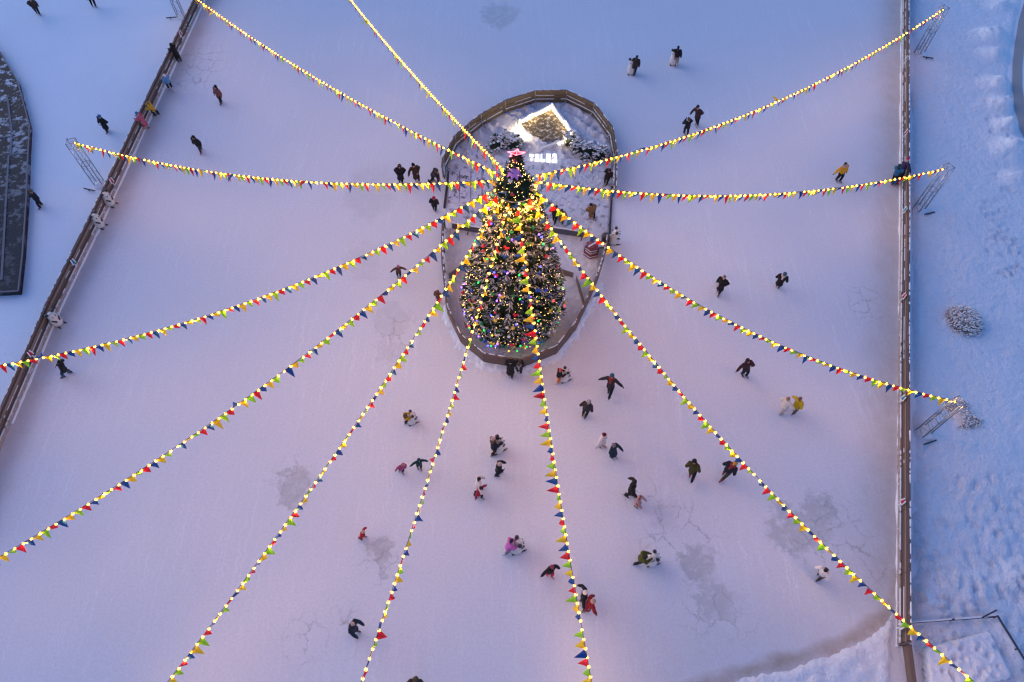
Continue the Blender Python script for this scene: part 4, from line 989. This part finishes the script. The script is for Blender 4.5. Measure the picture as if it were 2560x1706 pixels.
person('child in a dark green suit with arms spread beside the pink hooded child', (1047, 1147), (1049, 1176), 1.25, 290, (.012, .04, .038), 's', (.012, .03, .03), ('hood', (.012, .04, .038)), 'oo', .08, K)
person('skater in a navy coat with brown fur collar and beige hat pushing a panda aid', (1231, 1092), (1237, 1138), 1.7, 25, (.014, .015, .026), 'm', K, ('beanie', (.50, .30, .25)), 'ff', .15, (.06, .03, .03), fur=FURB)
person('skater in a long black coat and beige hat below the navy coated skater', (1249, 1157), (1245, 1192), 1.66, 5, K, 'm', K, ('beanie', (.42, .29, .24)), 'rb', .09, K)
person('skater with black hair in a white jacket, one arm stretched out behind the red coat', (1198, 1193), (1195, 1234), 1.64, 15, (.66, .54, .47), 's', K, ('hair', K), 'ro', .12, K)
person('child in a flared red coat in front of the white jacketed skater', (1203, 1217), (1196, 1248), 1.35, 320, (.36, .02, .035), 'm', K, ('beanie', DK), 'oh', .2, K, scarf=(.62, .22, .26))
person('child in a red suit and beige hat alone beside a grey ice patch', (908, 1328), (906, 1350), 1.22, 350, (.38, .012, .022), 's', (.30, .01, .02), ('beanie', (.48, .30, .22)), 'hd', .1, K)
person('skater in a bright pink coat with black hair pushing a panda aid', (1281, 1348), (1267, 1386), 1.62, 15, (.52, .12, .36), 'm', (.12, .13, .2), ('hair', K), 'ff', .1, (.6, .58, .6))
person('bald skater in a dark blue jacket with one arm out, lower left', (880, 1556), (886, 1586), 1.72, 340, (.016, .024, .04), 'm', K, ('none', K), 'rr', .1, K)
person('person with a brown hat entering at the bottom edge of the picture', (1039, 1697), (1040, 1722), 1.72, 90, (.04, .03, .025), 's', K, ('beanie', (.09, .055, .03)), 'dd', .1, K)
person('skater in a white outfit and dark red hat right of the straight hanging garland', (1511, 1082), (1503, 1121), 1.55, 320, (.68, .58, .56), 'm', (.6, .5, .48), ('beanie', (.15, .01, .016)), 'do', .09, (.12, .02, .02))
person('skater in a dark teal coat next to the skater in white', (1534, 1108), (1532, 1149), 1.6, 320, (.012, .03, .045), 'l', K, ('beanie', (.22, .15, .14)), 'rd', .07, (.4, .4, .44))
person('adult in a dark brown hooded jacket guiding a child in pink', (1588, 1202), (1572, 1245), 1.72, 330, (.022, .015, .012), 's', K, ('hood', (.022, .015, .012)), 'kr', .13, K, wide=1.05)
person('child in a pale pink coat with brown fur hood guided by the dark brown adult', (1600, 1240), (1592, 1271), 1.3, 325, (.50, .23, .20), 'l', K, ('hood', (.46, .22, .19)), 'rr', .07, K, fur=(.16, .05, .035), glv=(.2, .06, .05))
person('skater in an olive green coat and black hat kicking one leg back', (1737, 1147), (1727, 1200), 1.74, 60, (.065, .05, .012), 'm', K, ('beanie', K), 'bb', .05, (.25, .025, .025), fur=(.05, .035, .012), lift=.28)
person('skater in a dark navy jacket and golden hat leaning forward under the right hand garland', (1843, 1153), (1804, 1199), 1.78, 40, (.014, .016, .026), 's', (.05, .04, .018), ('beanie', (.42, .22, .03)), 'bb', .2, (.22, .035, .03), scarf=(.25, .03, .03))
person('child in a black jacket, pink hat and red trousers left of the straight hanging garland', (1381, 1414), (1372, 1443), 1.45, 300, K, 's', (.55, .02, .06), ('beanie', (.26, .05, .08)), 'ho', .14, (.5, .02, .05), wide=1.15)
person('skater in olive and black bent low over a panda aid', (1615, 1390), (1594, 1410), 1.66, 12, (.075, .07, .01), 's', K, ('beanie', (.03, .026, .02)), 'ff', .16, K)
person('skater in a black coat and white hat right of the straight hanging garland', (1463, 1479), (1458, 1504), 1.62, 350, K, 'm', K, ('beanie', (.62, .52, .5)), 'ko', .07, K)
person('skater in a dark red coat beside the white hatted skater near the bottom', (1485, 1501), (1464, 1527), 1.66, 20, (.22, .012, .02), 'l', (.22, .13, .10), ('beanie', (.36, .24, .2)), 'rh', .14, (.25, .15, .1))
person('skater in a white jacket with black hair leaning forward, lower right', (2068, 1423), (2043, 1448), 1.68, 35, (.70, .58, .52), 's', (.09, .035, .02), ('hair', K), 'bb', .14, K, scarf=None)

def bag(px, py, z, label):
    p = at(px, py, z); r = empty('bag', p); tag(r, label, 'bag'); m = MB()
    m.loft([((0, 0, -.16), .10, .05), ((0, 0, -.13), .15, .07), ((0, 0, .05), .14, .06), ((0, 0, .14), .11, .03)], 10); m.build('sack', plain((.66, .6, .58), .6), r)
    m = MB(); m.path([(-.07, 0, .13), (-.05, 0, .24), (0, 0, .28), (.05, 0, .24), (.07, 0, .13)], .01, 6); m.build('strap', BLACKM, r)
bag(1790, 712, .85, 'white bag in the hand of a skater in a long dark coat')

# ------------------------------------------------------------------ ribbons on the fences
def rosette(px, py, col, label, rz):
    p = at(px, py, .70); r = empty('fence_ribbon', p, rz); tag(r, label, 'ribbon', 'ribbons tied to the rink fences'); m = MB()
    m.loft([((0, 0, .16), .03, .02), ((0, 0, .02), .07, .035), ((0, 0, -.12), .085, .03)], 8); m.build('cloth', cloth(col, .6, .1), r)
    for s in (-1, 1):
        m = MB(); m.beam((s * .06, 0, .17), (s * .09, .01, -.16), .03, .05); m.build('streamer', WHITEP, r)
    m = MB(); m.beam((-.02, .0, -.10), (.0, .01, -.36), .03, .04); m.build('tail', WHITEP, r)
PK, TL = (.45, .02, .10), (.02, .20, .28)
for x, y, cl, lb in ((451, 83, PK, 'pink ribbon on the left fence above the hooded black coat'), (279, 452, PK, 'pink ribbon on the left fence beside the lattice mast'), (183, 655, TL, 'teal ribbon on the left fence between the paired and the lone skating aids'),
                     (76, 884, PK, 'pink ribbon on the left fence where the garland crosses it'), (2267, 147, TL, 'teal ribbon high on the right fence beside the upper lattice mast'), (2267, 330, PK, 'pink ribbon on the right fence above the two people leaning on it'),
                     (2264, 524, TL, 'teal ribbon on the right fence beside the middle lattice mast'), (2261, 740, (.5, .02, .04), 'red ribbon on the right fence level with the dome shaped shrub'), (2259, 995, TL, 'teal ribbon on the right fence just below the garland crossing'),
                     (2258, 1254, PK, 'pink ribbon on the right fence below the lower lattice mast'), (2254, 1566, (.5, .5, .55), 'pale ribbon near the bottom end of the right fence')):
    rosette(x, y, cl, lb, 1.2 if x < 1000 else math.pi / 2)

# ------------------------------------------------------------------ left deck, right platform, rails
DK_ = [(-70, 60), (0, 130), (45, 205), (60, 262), (74, 315), (70, 385), (66, 500), (56, 640), (46, 728), (-60, 735)]
dp = [at(x, y, .3).xy.to_3d() for x, y in DK_]; c = dp[4]; r = empty('snowy_deck', c); tag(r, 'dark boarded deck with patchy snow at the left edge of the picture', 'deck')
dkm, nt, b = nodes('patchy_boards'); P = geo_pos(nt)
k = ramp(nt, noise(nt, P, 1.9, 7, .72), .51, .58); cc = mix(nt, noise(nt, P, 1.2, 4), (.022, .016, .016), (.07, .042, .03)); ys = N(nt, 'ShaderNodeSeparateXYZ'); nt.links.new(P, ys.inputs[0])
k = math_(nt, 'MULTIPLY', k, ramp(nt, ys.outputs[1], 22, 38, .10, 1.0)); cc = mix(nt, ramp(nt, ys.outputs[1], 33, 24), cc, (.010, .013, .02))
nt.links.new(mix(nt, k, cc, (.58, .58, .62)), b.inputs['Base Color']); b.inputs['Roughness'].default_value = .8; bump(nt, b, noise(nt, P, 6, 4), .5, .05)
m = MB(); n = len(dp); m.add([p - c for p in dp] + [p - c + Vector((0, 0, .3)) for p in dp], [tuple(range(n, 2 * n)), tuple(range(n - 1, -1, -1))] + [(i, (i + 1) % n, (i + 1) % n + n, i + n) for i in range(n)]); m.build('deck_top', dkm, r)
for a, bb in (((18, 240), (30, 330)), ((30, 335), (26, 385)), ((22, 388), (14, 520)), ((14, 522), (4, 700)), ((-20, 345), (24, 342)), ((26, 386), (70, 384))):
    m = MB(); m.beam(at(*a, .31) - c, at(*bb, .31) - c, .10, .04); m.build('batten', plain((.12, .12, .145), .7), r)
for i in range(n - 1):
    m = MB(); m.beam(dp[i] - c + Vector((0, 0, .31)), dp[i + 1] - c + Vector((0, 0, .31)), .06, .06); m.build('edge_trim', plain((.12, .10, .13), .6), r)

BL = [(2316, 1620), (2478, 1578), (2532, 1690), (2330, 1745)]
bp = [at(x, y, .38).xy.to_3d() for x, y in BL]; bpit = [(at(2330 + R.random() * 170, 1600 + R.random() * 110, .38).xy, R.uniform(.09, .14), R.uniform(.05, .10)) for _ in range(26)]
def bl_h(x, y, d):
    z = .38 + .02 * fbm(x, y, 1.5)
    for q, rad, h in bpit:
        k = ((x - q.x) ** 2 + (y - q.y) ** 2) / rad ** 2
        if k < 6: z += h * (-math.exp(-k) + .4 * math.exp(-(math.sqrt(k) - 1.4) ** 2 * 4))
    return z if d > .06 else z * sstep((d + .1) / .16) 
o = relief('snowy_platform', bp, .05, bl_h, SNOW_R); tag(o, 'raised square platform under footprinted snow in the bottom right corner', 'platform')
A, B, C_ = at(2262, 1561), at(2478, 1546), at(2580, 1712); r = empty('guard_rail', A); tag(r, 'thin dark low guard rail round the snowy platform in the bottom right corner', 'rail'); dkp = plain((.05, .04, .055), .6)
for a, bb, z in ((A, B, .25), (B, C_, .4), (at(2443, 1549), at(2474, 1532), .3)):
    m = MB(); m.beam(a - A + Vector((0, 0, z)), bb - A + Vector((0, 0, z if z != .3 else .45)), .05, .06); m.build('rail', dkp, r)
for q in (A, A + (B - A) * .5, B, B + (C_ - B) * .5):
    m = MB(); m.tube(q - A, q - A + Vector((0, 0, .42 if q != A else .28)), .03, 6); m.build('post', dkp, r)
m = MB(); m.loft([((B - A) * t + Vector((0, .02, .29)), .03, .015 + .015 * R.random()) for t in [i / 12 for i in range(12)]], 6); m.build('snow_cover', SNOW_C, r)
A, B = at(2257, 1616), at(2272, 1730); m = MB(); m.beam((0, 0, .2), B - A + Vector((0, 0, .2)), .06, .34); m.beam((.05, 0, .4), B - A + Vector((.05, 0, .38)), .14, .04)
tag(m.build('low_board_wall', WOOD, None, A), 'low dark board wall continuing below the bottom end of the right fence', 'wall')

for o in list(COL.objects):
    if o.name.split('.')[0] in ('snow_cover',): o['kind'] = 'stuff'
